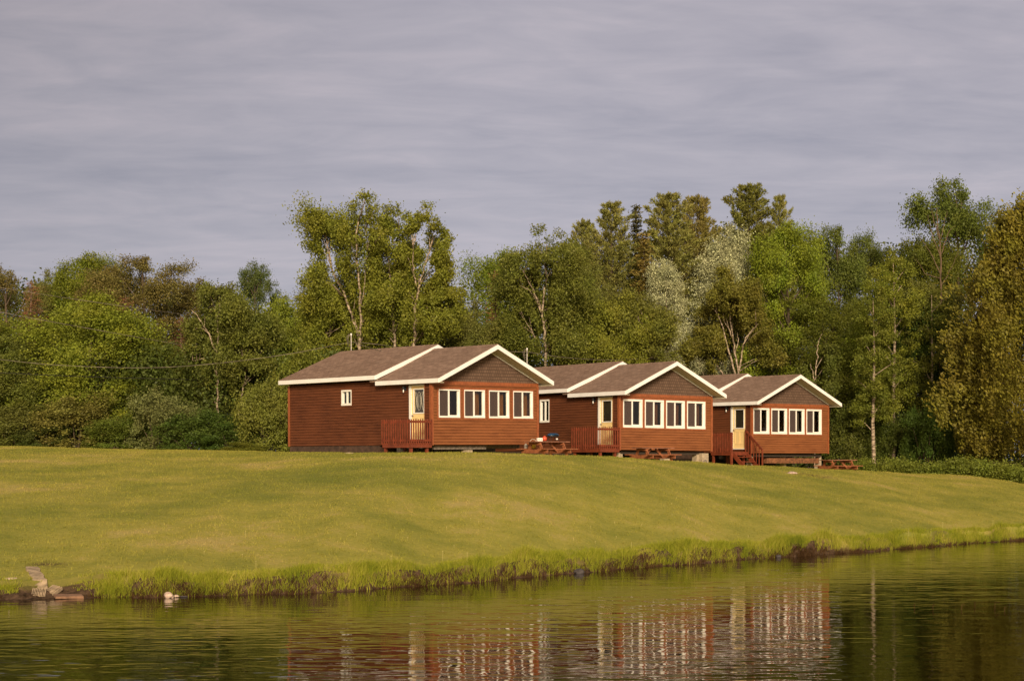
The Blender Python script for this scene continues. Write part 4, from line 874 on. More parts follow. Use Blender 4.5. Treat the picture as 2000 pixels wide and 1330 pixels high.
T = [  # kind, proto, px, Y, top, width, label, color, name
 ('round', 0, -110, 93, 545, 230, 'green broadleaf tree cut off by the left edge of the photo', GRN, 'broadleaf_tree'),
 ('round', 1, 25, 104, 508, 165, 'brownish broadleaf tree filling the top left corner of the wood', RUS, 'broadleaf_tree'),
 ('dead', 0, 62, 97, 545, 110, 'rusty brown dead conifer near the left edge of the photo', (0.15, 0.07, 0.04), 'dead_conifer'),
 ('broad', 0, 190, 108, 484, 175, 'deep green domed tree rising above its neighbours on the left skyline', GRN, 'broadleaf_tree'),
 ('round', 2, 110, 110, 512, 140, 'olive brown tree between the corner tree and the green dome on the left skyline', OLV, 'broadleaf_tree'),
 ('round', 0, 300, 103, 496, 200, 'rust-brown leafed tree, the tallest brown crown on the left', RUS, 'broadleaf_tree'),
 ('broad', 1, 160, 90, 556, 260, 'broad yellow-green tree in front on the left, crossed by the overhead wires', YGR, 'broadleaf_tree'),
 ('dead', 1, 245, 95, 575, 100, 'brown dead conifer just right of the broad yellow-green tree', (0.13, 0.06, 0.035), 'dead_conifer'),
 ('dead', 0, 352, 95, 615, 90, 'short brown dead conifer left of the leaning white birch stem', (0.13, 0.065, 0.04), 'dead_conifer'),
 ('round', 1, 425, 107, 538, 190, 'brownish crown behind the slender white birch on the left', RUS, 'broadleaf_tree'),
 ('round', 1, 497, 112, 497, 130, 'dark airy tree sticking up alone left of the big birches', (0.060, 0.088, 0.024), 'broadleaf_tree'),
 ('broad', 2, 20, 91, 640, 220, 'mid green tree low at the left edge, below the brown crowns', (0.09, 0.115, 0.024), 'broadleaf_tree'),
 ('round', 2, 300, 91, 640, 170, 'dark green tree filling the gap behind the middle of the wires', DGR, 'broadleaf_tree'),
 ('broad', 1, 520, 95, 590, 190, 'green leafy tree standing behind the left end of the nearest cabin', (0.10, 0.13, 0.02), 'broadleaf_tree'),
 ('broad', 0, 580, 97, 560, 160, 'bright yellow-green tree at the left foot of the tall birches', YGR, 'broadleaf_tree'),
 ('round', 1, 640, 100, 560, 190, 'leafy green tree behind the lower stems of the tall birches', BIR, 'broadleaf_tree'),
 ('broad', 2, 790, 101, 560, 200, 'green tree behind the slender middle birch and its right neighbour', (0.09, 0.115, 0.02), 'broadleaf_tree'),
 ('round', 0, 880, 99, 575, 180, 'olive green tree right of the tall birches above the nearest gable', OLV, 'broadleaf_tree'),
 ('broad', 1, 960, 109, 470, 175, 'rounded light green tree on the skyline right of the gap beside the tall birches', (0.105, 0.15, 0.018), 'broadleaf_tree'),
 ('dead', 1, 966, 98, 527, 75, 'thin brown dead conifer above the ridge of the nearest cabin', (0.17, 0.075, 0.04), 'dead_conifer'),
 ('round', 2, 950, 96, 620, 150, 'small olive brown tree just above the gable of the nearest cabin', OLV, 'broadleaf_tree'),
 ('pine', 0, 1140, 112, 425, 100, 'slim pale-tipped pine, leftmost of the pines on the skyline', PIN, 'pine_tree'),
 ('pine', 1, 1193, 110, 388, 135, 'tall ragged pine, second from the left on the skyline', PIN, 'pine_tree'),
 ('spruce', 0, 1243, 111, 396, 90, 'narrow dark spruce with a pointed tip among the pines', (0.05, 0.052, 0.02), 'spruce_tree'),
 ('pine', 2, 1305, 109, 372, 150, 'tall pine right of the pointed dark spruce', PIN, 'pine_tree'),
 ('pine', 0, 1362, 112, 376, 120, 'pine standing behind the left shoulder of the big silver poplar', (0.12, 0.115, 0.03), 'pine_tree'),
 ('round', 0, 1462, 115, 354, 150, 'tallest dark green pine-like crown above the silver poplar', (0.085, 0.095, 0.02), 'pine_tree'),
 ('pine', 1, 1522, 116, 374, 80, 'small pine crown on the right shoulder of the tallest dark crown', PIN, 'pine_tree'),
 ('spruce', 0, 1258, 105, 450, 110, 'golden green spruce below the pines, above the ridge of the middle cabin', (0.115, 0.10, 0.025), 'spruce_tree'),
 ('round', 1, 1150, 106, 485, 150, 'brownish green tree under the leftmost pines', OLV, 'broadleaf_tree'),
 ('round', 2, 1210, 103, 560, 170, 'dark olive tree filling the hollow beneath the ragged pines', (0.075, 0.085, 0.022), 'broadleaf_tree'),
 ('silver', 0, 1427, 108, 428, 170, 'large silver-leaved poplar with whitish foliage below the tallest crown', SIL, 'poplar_tree'),
 ('silver', 1, 1308, 104, 497, 120, 'smaller silver-leaved poplar, lower left of the large one', SIL, 'poplar_tree'),
 ('broad', 0, 1180, 98.5, 560, 190, 'leafy green tree behind the left half of the middle cabin roof', BIR, 'broadleaf_tree'),
 ('broad', 0, 1553, 106, 420, 185, 'tall bright green ash with a straight brown trunk behind the farthest cabin', BRI, 'ash_tree'),
 ('round', 0, 1650, 118, 434, 140, 'green rounded tree on the skyline right of the tall bright ash', (0.08, 0.11, 0.022), 'broadleaf_tree'),
 ('round', 1, 1728, 119, 448, 140, 'green tree on the skyline between the ash and the bare-branched tree', (0.075, 0.10, 0.022), 'broadleaf_tree'),
 ('broad', 1, 1620, 105, 560, 190, 'dark leafy tree behind the right end of the farthest cabin', DGR, 'broadleaf_tree'),
 ('broad', 2, 1690, 108, 500, 150, 'mid green tree between the farthest cabin and the slender aspens', GRN, 'broadleaf_tree'),
 ('aspen', 0, 1745, 101, 475, 120, 'slender light green aspen with a pale trunk right of the farthest cabin', (0.12, 0.145, 0.02), 'aspen_tree'),
 ('aspen', 1, 1708, 99, 560, 90, 'thin aspen with a long bare grey trunk nearest to the farthest cabin', (0.10, 0.125, 0.02), 'aspen_tree'),
 ('aspen', 0, 1818, 102, 540, 110, 'aspen with a leaning pale trunk just left of the golden cedar', (0.10, 0.12, 0.022), 'aspen_tree'),
 ('round', 2, 1875, 112, 332, 235, 'tallest broadleaf tree at the right, towering over the cedar', (0.075, 0.105, 0.02), 'broadleaf_tree'),
 ('broad', 1, 1838, 110, 440, 160, 'green tree under the bare grey branches left of the cedar', DGR, 'broadleaf_tree'),
 ('broad', 0, 1780, 105, 580, 200, 'dark green tree in the shade left of the cedar', (0.05, 0.085, 0.016), 'broadleaf_tree'),
 ('cedar', 0, 2052, 93, 350, 345, 'huge golden-green cedar at the right edge, reaching almost to the ground', CED, 'cedar_tree'),
 ('cedar', 1, 1922, 95, 590, 84, 'smaller golden-green cedar in front at the left foot of the huge one', CED, 'cedar_tree'),
 ('round', 1, 2150, 98, 380, 260, 'green tree cut off by the right edge of the photo behind the cedar', GRN, 'broadleaf_tree'),
]
for t_ in T:
    kind, k, px, Y, top, width, lab, col, nm = t_
    if kind == 'round' and nm == 'pine_tree': kind, k = 'pine', 2
    plant(kind, k, px, Y, top, width, lab, col, nm, group=WG)
# shrubs at the edge of the lawn
S = [
 (-60, 88, 770, 160, 'rounded green shrub at the left edge of the lawn', (0.085, 0.105, 0.022)),
 (40, 87.5, 765, 170, 'first big shrub from the left along the lawn edge', (0.085, 0.10, 0.024)),
 (150, 87, 752, 170, 'large olive shrub below the broad yellow-green tree', (0.115, 0.12, 0.03)),
 (230, 86, 800, 120, 'lower green shrub between the two large ones on the left', (0.08, 0.115, 0.02)),
 (310, 85.5, 738, 140, 'grey-green shrub under the lowest wire', GRE),
 (380, 84, 790, 130, 'dark green shrub at the foot of the slender birch', (0.05, 0.085, 0.016)),
 (455, 83.5, 800, 120, 'dark leafy shrub right of the birch foot', (0.045, 0.08, 0.015)),
 (535, 83, 705, 130, 'tall light green shrub touching the left end of the nearest cabin', (0.11, 0.13, 0.026)),
 (478, 80.5, 858, 80, 'low yellow-green bush on the lawn edge left of the nearest cabin', (0.11, 0.13, 0.02)),
 (600, 86, 640, 130, 'green bush behind the roof of the nearest cabin', (0.10, 0.125, 0.02)),
 (90, 86, 815, 110, 'low dark shrub in front of the large ones at far left', (0.05, 0.07, 0.016)),
 (1660, 101, 780, 90, 'dark bush right behind the farthest cabin corner', (0.07, 0.09, 0.018)),
 (1735, 101, 800, 90, 'bush among the aspen trunks at right', (0.06, 0.085, 0.016)),
 (1810, 98, 760, 110, 'leafy dark green bush left of the cedar foot', (0.05, 0.09, 0.016)),
]
for i, (px, Y, top, w, lab, col) in enumerate(S):
    plant('shrub', i, px, Y, top, w, lab, col, 'shrub', 'shrub', 'shrubs along the edge of the wood')

# ------------------------------------------------------------------ birches with their own stems (metres from the foot)
def birch(Y, foot, stems, lobes, color, label, nleaf=12000, group='white-stemmed birches', r0=0.13, size=(0.075, 0.14), depth=0.9, name='birch_tree', barkm=None):
    x0 = at_px(foot, Y); g = gzf(x0, Y); root = empty(name, (x0, Y, g)); tag(root, label, 'tree', group)
    tb = MB(); cutp = []
    for si, (rad, dy, pts) in enumerate(stems):
        P = [(at_px(a, Y)-x0, dy*(i/len(pts)), zat(b, Y)-g) for i, (a, b) in enumerate(pts)]
        if si == 0: P = [(0, 0, -0.3)] + P
        Q = []
        for i in range(len(P)-1):
            a, b = Vector(P[i]), Vector(P[i+1])
            for k in range(4):
                t = k/4; Q.append(a.lerp(b, t) + Vector((random.uniform(-.05, .05), random.uniform(-.05, .05), 0))*(1 if k else 0))
        Q.append(Vector(P[-1])); n = len(Q); tb.tube(Q, [rad*0.62*(1-0.78*i/(n-1)) for i in range(n)], 6); cutp += [(q.x, q.z, q.y) for q in Q[2:int(n*0.85)+1]]
    L = []
    for (a, b, rx, ry) in lobes:
        k = max(3, int(rx*ry/180))
        for j in range(k):
            t = rng.uniform(0, 2*PI); q = math.sqrt(rng.random())*0.8
            rr = rng.uniform(0.6, 1.0)*max(14, min(rx, ry)*0.66)/FPX*Y
            L.append((at_px(a+rx*q*math.cos(t), Y)-x0, rng.normal()*depth, max(rr, zat(b+ry*q*math.sin(t), Y)-g), rr, rr*1.1, rr*1.15))
    for l in L[::3]:
        c = min(cutp, key=lambda c: abs(c[0]-l[0])+abs(c[1]-l[2]+1.0)); tb.tube([(c[0], c[2], c[1]), ((c[0]+l[0])/2, (c[2]+l[1])/2, (c[1]+l[2])/2+0.1), l[:3]], [0.03, 0.018, 0.006], 4)
    cp = np.array(cutp)
    def cut(P):
        d = np.sqrt(((P[:, None, 0]-cp[None, :, 0])**2 + (P[:, None, 2]-cp[None, :, 1])**2)).min(1) if len(cp) else np.full(len(P), 9.)
        return ~((d < 0.30) & (P[:, 1] < 0.3) & (rng.random(len(P)) < 0.94))
    V, F_ = leafy(L, int(nleaf*4.4), per=12, puff=1.75, size=size, droop=0.9, shell=0.2, cut=cut, stray=0.05)
    c = link(np_mesh('crown', V, F_, M_leaf), 'crown', root); c.color = (*lg(color), 1)
    tb.build('trunk', barkm or M_birch, root, True)
    return root
birch(92.5, 701, [(0.16, 0.2, [(701, 700), (703, 650), (705, 618), (701, 558), (694, 462), (708, 405), (712, 390)]), (0.13, -0.4, [(700, 660), (688, 615), (672, 570), (655, 543), (640, 480), (637, 445)]), (0.05, 0.3, [(705, 600), (712, 555), (716, 500), (714, 430)]), (0.05, -0.3, [(673, 632), (655, 645), (646, 652)])],
  [(640, 460, 42, 55), (628, 430, 26, 26), (712, 410, 40, 30), (713, 392, 20, 16), (680, 450, 45, 45), (660, 530, 55, 45), (622, 545, 30, 50), (715, 480, 40, 50), (620, 620, 45, 55), (680, 630, 60, 50), (640, 680, 60, 35), (665, 585, 55, 45), (735, 430, 26, 26), (735, 480, 35, 40), (725, 560, 45, 50), (600, 590, 30, 40)], BIR, 'tallest white birch, leftmost of the three big ones behind the nearest cabin', 23000)
birch(93.5, 770, [(0.13, 0.1, [(771, 672), (768, 630), (765, 588), (763, 555), (760, 528), (757, 471), (764, 430)]), (0.07, -0.3, [(766, 575), (772, 540), (777, 505), (782, 470)]), (0.07, -0.2, [(765, 603), (757, 590), (747, 572)])],
  [(765, 440, 28, 28), (750, 470, 30, 40), (780, 480, 32, 40), (765, 545, 42, 45), (745, 610, 40, 45), (780, 640, 40, 45), (745, 660, 30, 30), (735, 530, 34, 45), (795, 560, 34, 45), (790, 430, 20, 20)], (0.125, 0.150, 0.024), 'slender white birch in the middle of the three big ones', 13000)
birch(92, 808, [(0.14, 0.1, [(808, 675), (811, 630), (812, 590), (817, 562), (825, 537), (834, 505), (841, 480), (846, 450)]), (0.07, -0.4, [(813, 560), (808, 530), (807, 500), (810, 465)]), (0.06, -0.5, [(820, 555), (832, 540), (847, 528)]), (0.06, -0.4, [(812, 635), (822, 618), (838, 600)]), (0.05, -0.2, [(836, 636), (852, 612), (865, 604), (880, 597)]), (0.05, -0.3, [(810, 672), (816, 663), (824, 658)])],
  [(812, 440, 30, 28), (820, 425, 16, 10), (855, 465, 22, 35), (868, 475, 12, 20), (815, 495, 34, 40), (850, 520, 34, 35), (872, 560, 18, 30), (830, 600, 50, 45), (870, 620, 38, 45), (820, 655, 45, 30), (800, 540, 30, 45), (885, 590, 22, 30), (845, 450, 22, 24)], BIR, 'white birch with forked stems, rightmost of the three big ones', 18000)
birch(96, 1064, [(0.14, 0.2, [(1066, 690), (1064, 654), (1060, 625), (1058, 609), (1061, 582), (1066, 555), (1067, 528), (1065, 500)]), (0.11, -0.4, [(1059, 612), (1050, 590), (1043, 570), (1030, 545), (1016, 522)]), (0.07, -0.4, [(1046, 662), (1034, 640), (1016, 613)]), (0.06, 0, [(1044, 572), (1030, 565), (1014, 556)])],
  [(1062, 468, 30, 22), (1085, 475, 25, 20), (1060, 500, 40, 32), (1020, 515, 45, 35), (1100, 520, 40, 40), (1000, 570, 40, 45), (1060, 560, 50, 45), (1110, 580, 45, 50), (1030, 640, 60, 50), (1100, 650, 55, 50)], (0.095, 0.115, 0.022), 'white birch with V-shaped stems above the gap between the nearest and middle cabins', 20000)
birch(99, 1112, [(0.07, 0, [(1108, 600), (1096, 590), (1092, 570)]), (0.07, -0.2, [(1094, 592), (1102, 575), (1111, 560)])], [(1120, 560, 45, 45), (1130, 620, 45, 60), (1110, 500, 30, 30)], (0.085, 0.105, 0.02), 'small birch with a short pale fork right of the V-stemmed birch', 9000)
birch(98.5, 1253, [(0.08, 0, [(1253, 705), (1254, 670), (1253, 640), (1255, 620), (1250, 603)]), (0.05, 0, [(1254, 645), (1260, 635), (1262, 625)]), (0.06, 0.3, [(1182, 670), (1177, 655), (1172, 638)])],
  [(1250, 590, 32, 35), (1215, 620, 40, 40), (1275, 640, 40, 45), (1200, 670, 50, 40), (1250, 680, 40, 30), (1290, 690, 40, 25)], (0.10, 0.115, 0.022), 'slim birch with one thin pale stem above the middle cabin roof', 13000)
birch(103.5, 1440, [(0.12, 0.1, [(1442, 735), (1438, 700), (1432, 665), (1428, 634), (1426, 610), (1424, 560)]), (0.10, -0.4, [(1436, 730), (1420, 675), (1406, 627), (1394, 605)]), (0.07, -0.3, [(1431, 660), (1418, 635), (1408, 618)]), (0.09, -0.5, [(1443, 725), (1448, 690), (1455, 660), (1468, 645), (1479, 634)]), (0.06, 0, [(1436, 690), (1442, 665), (1440, 650)]), (0.08, -0.3, [(1412, 732), (1400, 712), (1390, 705), (1380, 696)]), (0.06, -0.2, [(1374, 732), (1369, 718), (1364, 704)])],
  [(1425, 565, 38, 32), (1400, 600, 45, 32), (1450, 610, 42, 32), (1390, 660, 40, 30), (1485, 660, 35, 30), (1370, 690, 40, 30), (1500, 690, 38, 30), (1440, 590, 30, 40)], (0.115, 0.12, 0.022), 'spreading birch with many white stems fanning out behind the farthest cabin', 17000)
birch(101, 1592, [(0.08, 0, [(1591, 752), (1594, 720), (1597, 700), (1596, 685), (1599, 668), (1606, 652)]), (0.06, 0, [(1590, 745), (1588, 728), (1583, 710)])], [(1610, 700, 25, 30), (1575, 740, 25, 25), (1620, 750, 30, 25)], (0.07, 0.09, 0.018), 'nearly bare white birch stem over the right half of the farthest roof', 3000)
birch(87.5, 427, [(0.12, 0.1, [(427, 830), (426, 811), (424, 760), (423, 701), (426, 660), (425, 632), (420, 605), (412, 588)]), (0.08, -0.3, [(421, 684), (410, 655), (401, 641), (388, 620), (376, 605)]), (0.05, -0.3, [(400, 700), (385, 704), (368, 707)]), (0.05, 0, [(424, 625), (428, 600), (427, 585)]), (0.05, 0, [(404, 648), (392, 640), (380, 643)])],
  [(410, 590, 45, 30), (450, 600, 35, 35), (380, 620, 35, 35), (440, 660, 50, 45), (470, 620, 30, 35), (390, 690, 35, 35), (430, 740, 45, 45)], (0.085, 0.105, 0.022), 'slender white birch with a leaning side stem standing alone at the left', 15000)
birch(86.5, 468, [(0.09, 0, [(466, 830), (467, 805), (472, 780), (474, 755), (480, 735), (481, 708)])], [(490, 640, 40, 45), (500, 700, 38, 45), (480, 760, 35, 30), (520, 650, 25, 35)], (0.09, 0.11, 0.022), 'short birch with a crooked pale trunk left of the nearest cabin', 11000)
# bare tree and dead limbs at right
root = birch(104, 1830, [(0.12, 0, [(1836, 700), (1838, 560), (1836, 490), (1831, 430), (1829, 405)]), (0.05, 0, [(1838, 540), (1815, 490), (1795, 460)]), (0.05, 0, [(1838, 510), (1820, 455), (1812, 420)]), (0.05, 0, [(1837, 500), (1852, 455), (1866, 440)]), (0.04, 0, [(1836, 470), (1822, 420), (1818, 405)]), (0.04, 0, [(1838, 545), (1806, 535), (1788, 505)]), (0.04, 0, [(1836, 470), (1845, 430), (1850, 412)]), (0.04, 0, [(1838, 560), (1860, 520), (1872, 490)])],
  [(1800, 560, 30, 30), (1850, 590, 30, 30)], OLV, 'bare grey-brown tree with fanning leafless branches in front of the tallest right tree', 2500, name='bare_tree', barkm=M_dead)

# ------------------------------------------------------------------ the wood behind and its undergrowth
SKY_T = [(-400, 545), (0, 532), (100, 535), (190, 525), (300, 525), (400, 555), (490, 580), (555, 600), (620, 560), (880, 550), (950, 505), (1080, 490), (1140, 490), (1300, 430), (1500, 430), (1650, 465), (1750, 470), (1850, 450), (2000, 440), (2400, 440)]
rng = np.random.default_rng(99)
def mass(name, n, pxr, Yr, topf, z0, size, color, label, clump=0.7, mat_=None, ex=0.8):
    nc = n//60; px = rng.uniform(pxr[0], pxr[1], nc); Y = rng.uniform(Yr[0], Yr[1], nc) if not callable(Yr) else Yr(px) + rng.uniform(0, 2.5, nc)
    X = (px-1000)/FPX*Y; g = gz(X, Y); top = topf(px, Y); h = g+z0+(np.maximum(top-g-z0, 0.1))*rng.random(nc)**ex
    i = rng.integers(0, nc, n); P = np.stack([X, Y, h], -1)[i] + rng.normal(size=(n, 3))*clump*np.array([1, 1, 0.8]); P[:, 2] = np.maximum(P[:, 2], gz(P[:, 0], P[:, 1])+0.02)
    s = rng.uniform(size[0], size[1], n)
    V, F_ = leaf_quads(P, rng.normal(size=(n, 3)), rng.normal(size=(n, 3))+[0, -0.5, 0.5], s, s*0.7)
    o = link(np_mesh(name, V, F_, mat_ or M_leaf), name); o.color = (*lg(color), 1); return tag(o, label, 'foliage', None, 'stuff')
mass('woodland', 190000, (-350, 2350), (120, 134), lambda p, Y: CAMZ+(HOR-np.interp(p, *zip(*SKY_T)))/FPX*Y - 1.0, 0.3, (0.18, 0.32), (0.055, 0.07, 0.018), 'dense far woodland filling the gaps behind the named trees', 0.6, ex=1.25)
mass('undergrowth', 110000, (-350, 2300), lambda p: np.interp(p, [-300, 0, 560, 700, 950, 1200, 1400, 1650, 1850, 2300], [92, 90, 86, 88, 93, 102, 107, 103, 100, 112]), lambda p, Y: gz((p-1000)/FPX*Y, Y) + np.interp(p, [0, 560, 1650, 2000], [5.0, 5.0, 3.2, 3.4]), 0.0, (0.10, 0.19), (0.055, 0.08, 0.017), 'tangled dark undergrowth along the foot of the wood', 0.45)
# low leafy hedge on the right, beside the third table
hz_x = np.linspace(1672, 2300, 700)
def hedge():
    global rng
    n = 42000; px = rng.uniform(1672, 2250, n); d = rng.random(n)
    Yc = np.interp(px, [1672, 1850, 2000, 2250], [92.5, 90.5, 88.0, 86.0]); nc = 1500
    cpx = rng.uniform(1672, 2250, nc); cY = np.interp(cpx, [1672, 1850, 2000, 2250], [92.5, 90.3, 87.5, 86.0]) + rng.uniform(-0.2, 3.0, nc); cX = (cpx-1000)/FPX*cY; cz = gz(cX, cY) + rng.uniform(0.1, 0.75, nc)*(0.85+0.3*np.sin(cX*1.7)*np.sin(cX*0.6+1))
    i = rng.integers(0, nc, n); P = np.stack([cX, cY, cz], -1)[i] + rng.normal(size=(n, 3))*0.16
    P[:, 2] = np.maximum(P[:, 2], gz(P[:, 0], P[:, 1])+0.02); s = rng.uniform(0.06, 0.12, n)
    V, F_ = leaf_quads(P, rng.normal(size=(n, 3)), rng.normal(size=(n, 3))+[0, -0.4, 0.8], s, s*0.75)
    o = link(np_mesh('low_hedge', V, F_, M_leaf), 'low_hedge'); o.color = (0.18, 0.22, 0.03, 1); tag(o, 'low leafy green growth along the lawn edge below the cedar', 'ground cover', None, 'stuff')
hedge()

# ------------------------------------------------------------------ grass
def grass_mat(name, lo, hi, tip):
    m = bpy.data.materials.new(name); m.use_nodes = True; nt = m.node_tree; nt.nodes.clear()
    o = N(nt, 'ShaderNodeOutputMaterial'); ge = N(nt, 'ShaderNodeNewGeometry'); r = N(nt, 'ShaderNodeValToRGB')
    n = N(nt, 'ShaderNodeTexNoise', Scale=0.8, Detail=4.0); nt.links.new(ge.outputs['Position'], n.inputs['Vector'])
    ad = N(nt, 'ShaderNodeMath', operation='MULTIPLY_ADD'); nt.links.new(ge.outputs['Random Per Island'], ad.inputs[0]); ad.inputs[1].default_value = 0.45
    sb = N(nt, 'ShaderNodeMath', operation='SUBTRACT'); nt.links.new(n.outputs[0], sb.inputs[0]); sb.inputs[1].default_value = 0.2; nt.links.new(sb.outputs[0], ad.inputs[2]); nt.links.new(ad.outputs[0], r.inputs[0])
    e = r.color_ramp.elements; e[0].position = 0.2; e[0].color = (*lo, 1); e[1].position = 0.62; e[1].color = (*hi, 1); k = e.new(0.9); k.color = (*tip, 1)
    d = N(nt, 'ShaderNodeBsdfDiffuse'); t = N(nt, 'ShaderNodeBsdfTranslucent'); mx = N(nt, 'ShaderNodeMixShader'); mx.inputs[0].default_value = 0.3
    nt.links.new(r.outputs[0], d.inputs[0]); nt.links.new(r.outputs[0], t.inputs[0]); nt.links.new(d.outputs[0], mx.inputs[1]); nt.links.new(t.outputs[0], mx.inputs[2]); nt.links.new(mx.outputs[0], o.inputs[0]); return m
M_bank = grass_mat('bank_grass', (0.16, 0.20, 0.022), (0.36, 0.37, 0.035), (0.52, 0.43, 0.11))
M_dry = grass_mat('dry_growth', (0.05, 0.028, 0.014), (0.12, 0.065, 0.03), (0.20, 0.13, 0.06))
def blades(base, dirn, h, w, bend):
    """three-segment tapering blades"""
    n = len(base); side = unit(np.cross(dirn, [0, 0, 1.0])); a = rng.uniform(0, 2*PI, n); side = np.stack([np.cos(a), np.sin(a)*0.5, np.zeros(n)], -1)
    pts = []
    for t in (0, 0.45, 0.8, 1.0):
        c = base + np.array([0, 0, 1.0])*(h*t*(1-0.25*bend*t))[:, None] + dirn*(h*bend*t*t)[:, None]
        ww = (w*(1-t)**0.7)[:, None] if t < 1 else 0*w[:, None]+0.0008
        pts += [c-side*ww/2, c+side*ww/2]
    V = np.stack(pts, 1).reshape(-1, 3); k = np.arange(n)[:, None]*8
    F = np.concatenate([k+np.array([[0, 1, 3, 2]]), k+np.array([[2, 3, 5, 4]]), k+np.array([[4, 5, 7, 6]])], 0); return V, F
def bank():
    global rng; rng = np.random.default_rng(3)
    nt_ = 8500; X = rng.uniform(-20, 24, nt_); s = rng.uniform(0.14, 1.45, nt_)**1.0
    lump = 0.6+0.4*np.sin(X*2.3)*np.sin(X*0.83+1)+0.25*np.sin(X*6.1); hgt = np.clip(rng.uniform(0.10, 0.42, nt_)*(0.50+0.75*lump)*np.interp(X, [-12, 3, 10], [0.80, 0.85, 1.0])*(1+0.25*np.sin(X*3.3+1)*np.sin(X*1.1))*np.interp(s, [0.2, 0.7, 1.45], [1.0, 1.0, 0.35]), 0.06, 0.78)
    keep = ~((X > -11.25) & (X < -10.1)) & ~((X > -14) & (X < -9.4) & (s < 0.85)) & ((X < 9) | (s > 0.45)) & (rng.random(nt_) < 0.55+0.45*lump)
    X, s, hgt = X[keep], s[keep], hgt[keep]; nb = 13; i = np.repeat(np.arange(len(X)), nb); n = len(i)
    bx = X[i] + rng.normal(size=n)*0.07; sy = s[i] + rng.normal(size=n)*0.06; by = ysh(bx)+np.maximum(sy, 0.12); base = np.stack([bx, by, gz(bx, by)-0.02], -1)
    d = rng.normal(size=(n, 3))*np.array([1, 1, 0]); d[:, 1] -= 0.35; d = unit(d)
    V, F_ = blades(base, d, hgt[i]*rng.uniform(0.6, 1.15, n), rng.uniform(0.010, 0.020, n), rng.uniform(0.1, 0.9, n))
    tag(link(np_mesh('bank_grass', V, F_, M_bank), 'bank_grass'), 'long bright green grass growing along the top of the lake bank', 'grass', None, 'stuff')
    # brown dead stalks and roots over the soil face
    nt_ = 3600; X = rng.uniform(-20, 22, nt_); s = rng.uniform(0.02, 0.42, nt_); keep = ~((X > -11.4) & (X < -9.6)) & (rng.random(nt_) < 0.45+0.4*np.sin(X*1.7+2)*np.sin(X*0.57)) & ((X < 12) | (s > 0.25))
    X, s = X[keep], s[keep]; i = np.repeat(np.arange(len(X)), 9); n = len(i); bx = X[i]+rng.normal(size=n)*0.06; by = ysh(bx)+np.maximum(0.02, s[i]+rng.normal(size=n)*0.04)
    base = np.stack([bx, by, gz(bx, by)-0.01], -1); d = rng.normal(size=(n, 3))*np.array([1, 1, 0]); d[:, 1] -= 0.6; d = unit(d)
    V, F_ = blades(base, d, rng.uniform(0.08, 0.24, n), rng.uniform(0.010, 0.022, n), rng.uniform(0.3, 1.3, n))
    tag(link(np_mesh('dry_growth', V, F_, M_dry), 'dry_growth'), 'reddish brown dead stalks hanging over the muddy bank above the water', 'dead growth', None, 'stuff')
bank()
# mown lawn: small clumps scattered over a copy of the lawn surface
def lawn():
    global rng; rng = np.random.default_rng(17)
    m = bpy.data.materials.new('mown_grass'); m.use_nodes = True; nt = m.node_tree; nt.nodes.clear(); o = N(nt, 'ShaderNodeOutputMaterial'); col = lawn_nodes(nt, 1.12)
    hs = N(nt, 'ShaderNodeHueSaturation'); nt.links.new(col, hs.inputs['Color']); ge = N(nt, 'ShaderNodeNewGeometry'); mr = N(nt, 'ShaderNodeMapRange'); nt.links.new(ge.outputs['Random Per Island'], mr.inputs[0]); mr.inputs[3].default_value = 0.8; mr.inputs[4].default_value = 1.2; nt.links.new(mr.outputs[0], hs.inputs['Value'])
    d = N(nt, 'ShaderNodeBsdfDiffuse'); t = N(nt, 'ShaderNodeBsdfTranslucent'); mx = N(nt, 'ShaderNodeMixShader'); mx.inputs[0].default_value = 0.3
    nt.links.new(hs.outputs[0], d.inputs[0]); nt.links.new(hs.outputs[0], t.inputs[0]); nt.links.new(d.outputs[0], mx.inputs[1]); nt.links.new(t.outputs[0], mx.inputs[2]); nt.links.new(mx.outputs[0], o.inputs[0])
    n = 170000; X = rng.uniform(-30, 30, n); s = 0.9 + rng.random(n)*52; Y = ysh(X)+s
    vis = (np.abs(X/Y) < 0.31) & (Y < np.interp(X, CRx, CRy)+5)
    for (cx, cy, cz, a, *_r) in ((-3.03, 69.78, 0, 0.733), (4.776, 78.88, 0, 0.649), (11.994, 89.36, 0, 0.655)):
        dx, dy = X-cx, Y-cy; u = dx*math.cos(a)+dy*math.sin(a); v = -dx*math.sin(a)+dy*math.cos(a); vis &= ~((u > 0.1) & (u < 5.8) & (v > 0.3) & (v < 9.6))
    X, Y = X[vis], Y[vis]; k = 3; i = np.repeat(np.arange(len(X)), k); n = len(i); bx = X[i]+rng.normal(size=n)*0.05; by = Y[i]+rng.normal(size=n)*0.05
    base = np.stack([bx, by, gz(bx, by)-0.005], -1); a = rng.uniform(0, 2*PI, n); h = rng.uniform(0.02, 0.06, n)*(1+0.5*np.clip(np.sin(bx*1.7+np.sin(by*1.3)*2)*np.sin(by*2.1+np.sin(bx*0.9)*2), 0, 1)); h *= np.where(np.repeat(rng.random(len(X)) < 0.02, k), 1.4, 1.0); w = rng.uniform(0.012, 0.03, n)
    side = np.stack([np.cos(a), np.sin(a), 0*a], -1)*w[:, None]/2; tip = base + np.stack([rng.normal(size=n)*0.018, rng.normal(size=n)*0.018, h], -1)
    V = np.stack([base-side, base+side, tip], 1).reshape(-1, 3); F_ = np.arange(n*3).reshape(-1, 3)
    tag(link(np_mesh('lawn_grass', V, F_, m), 'lawn_grass'), 'mown yellow-green grass covering the slope between lake and cabins', 'grass', None, 'stuff')
lawn()
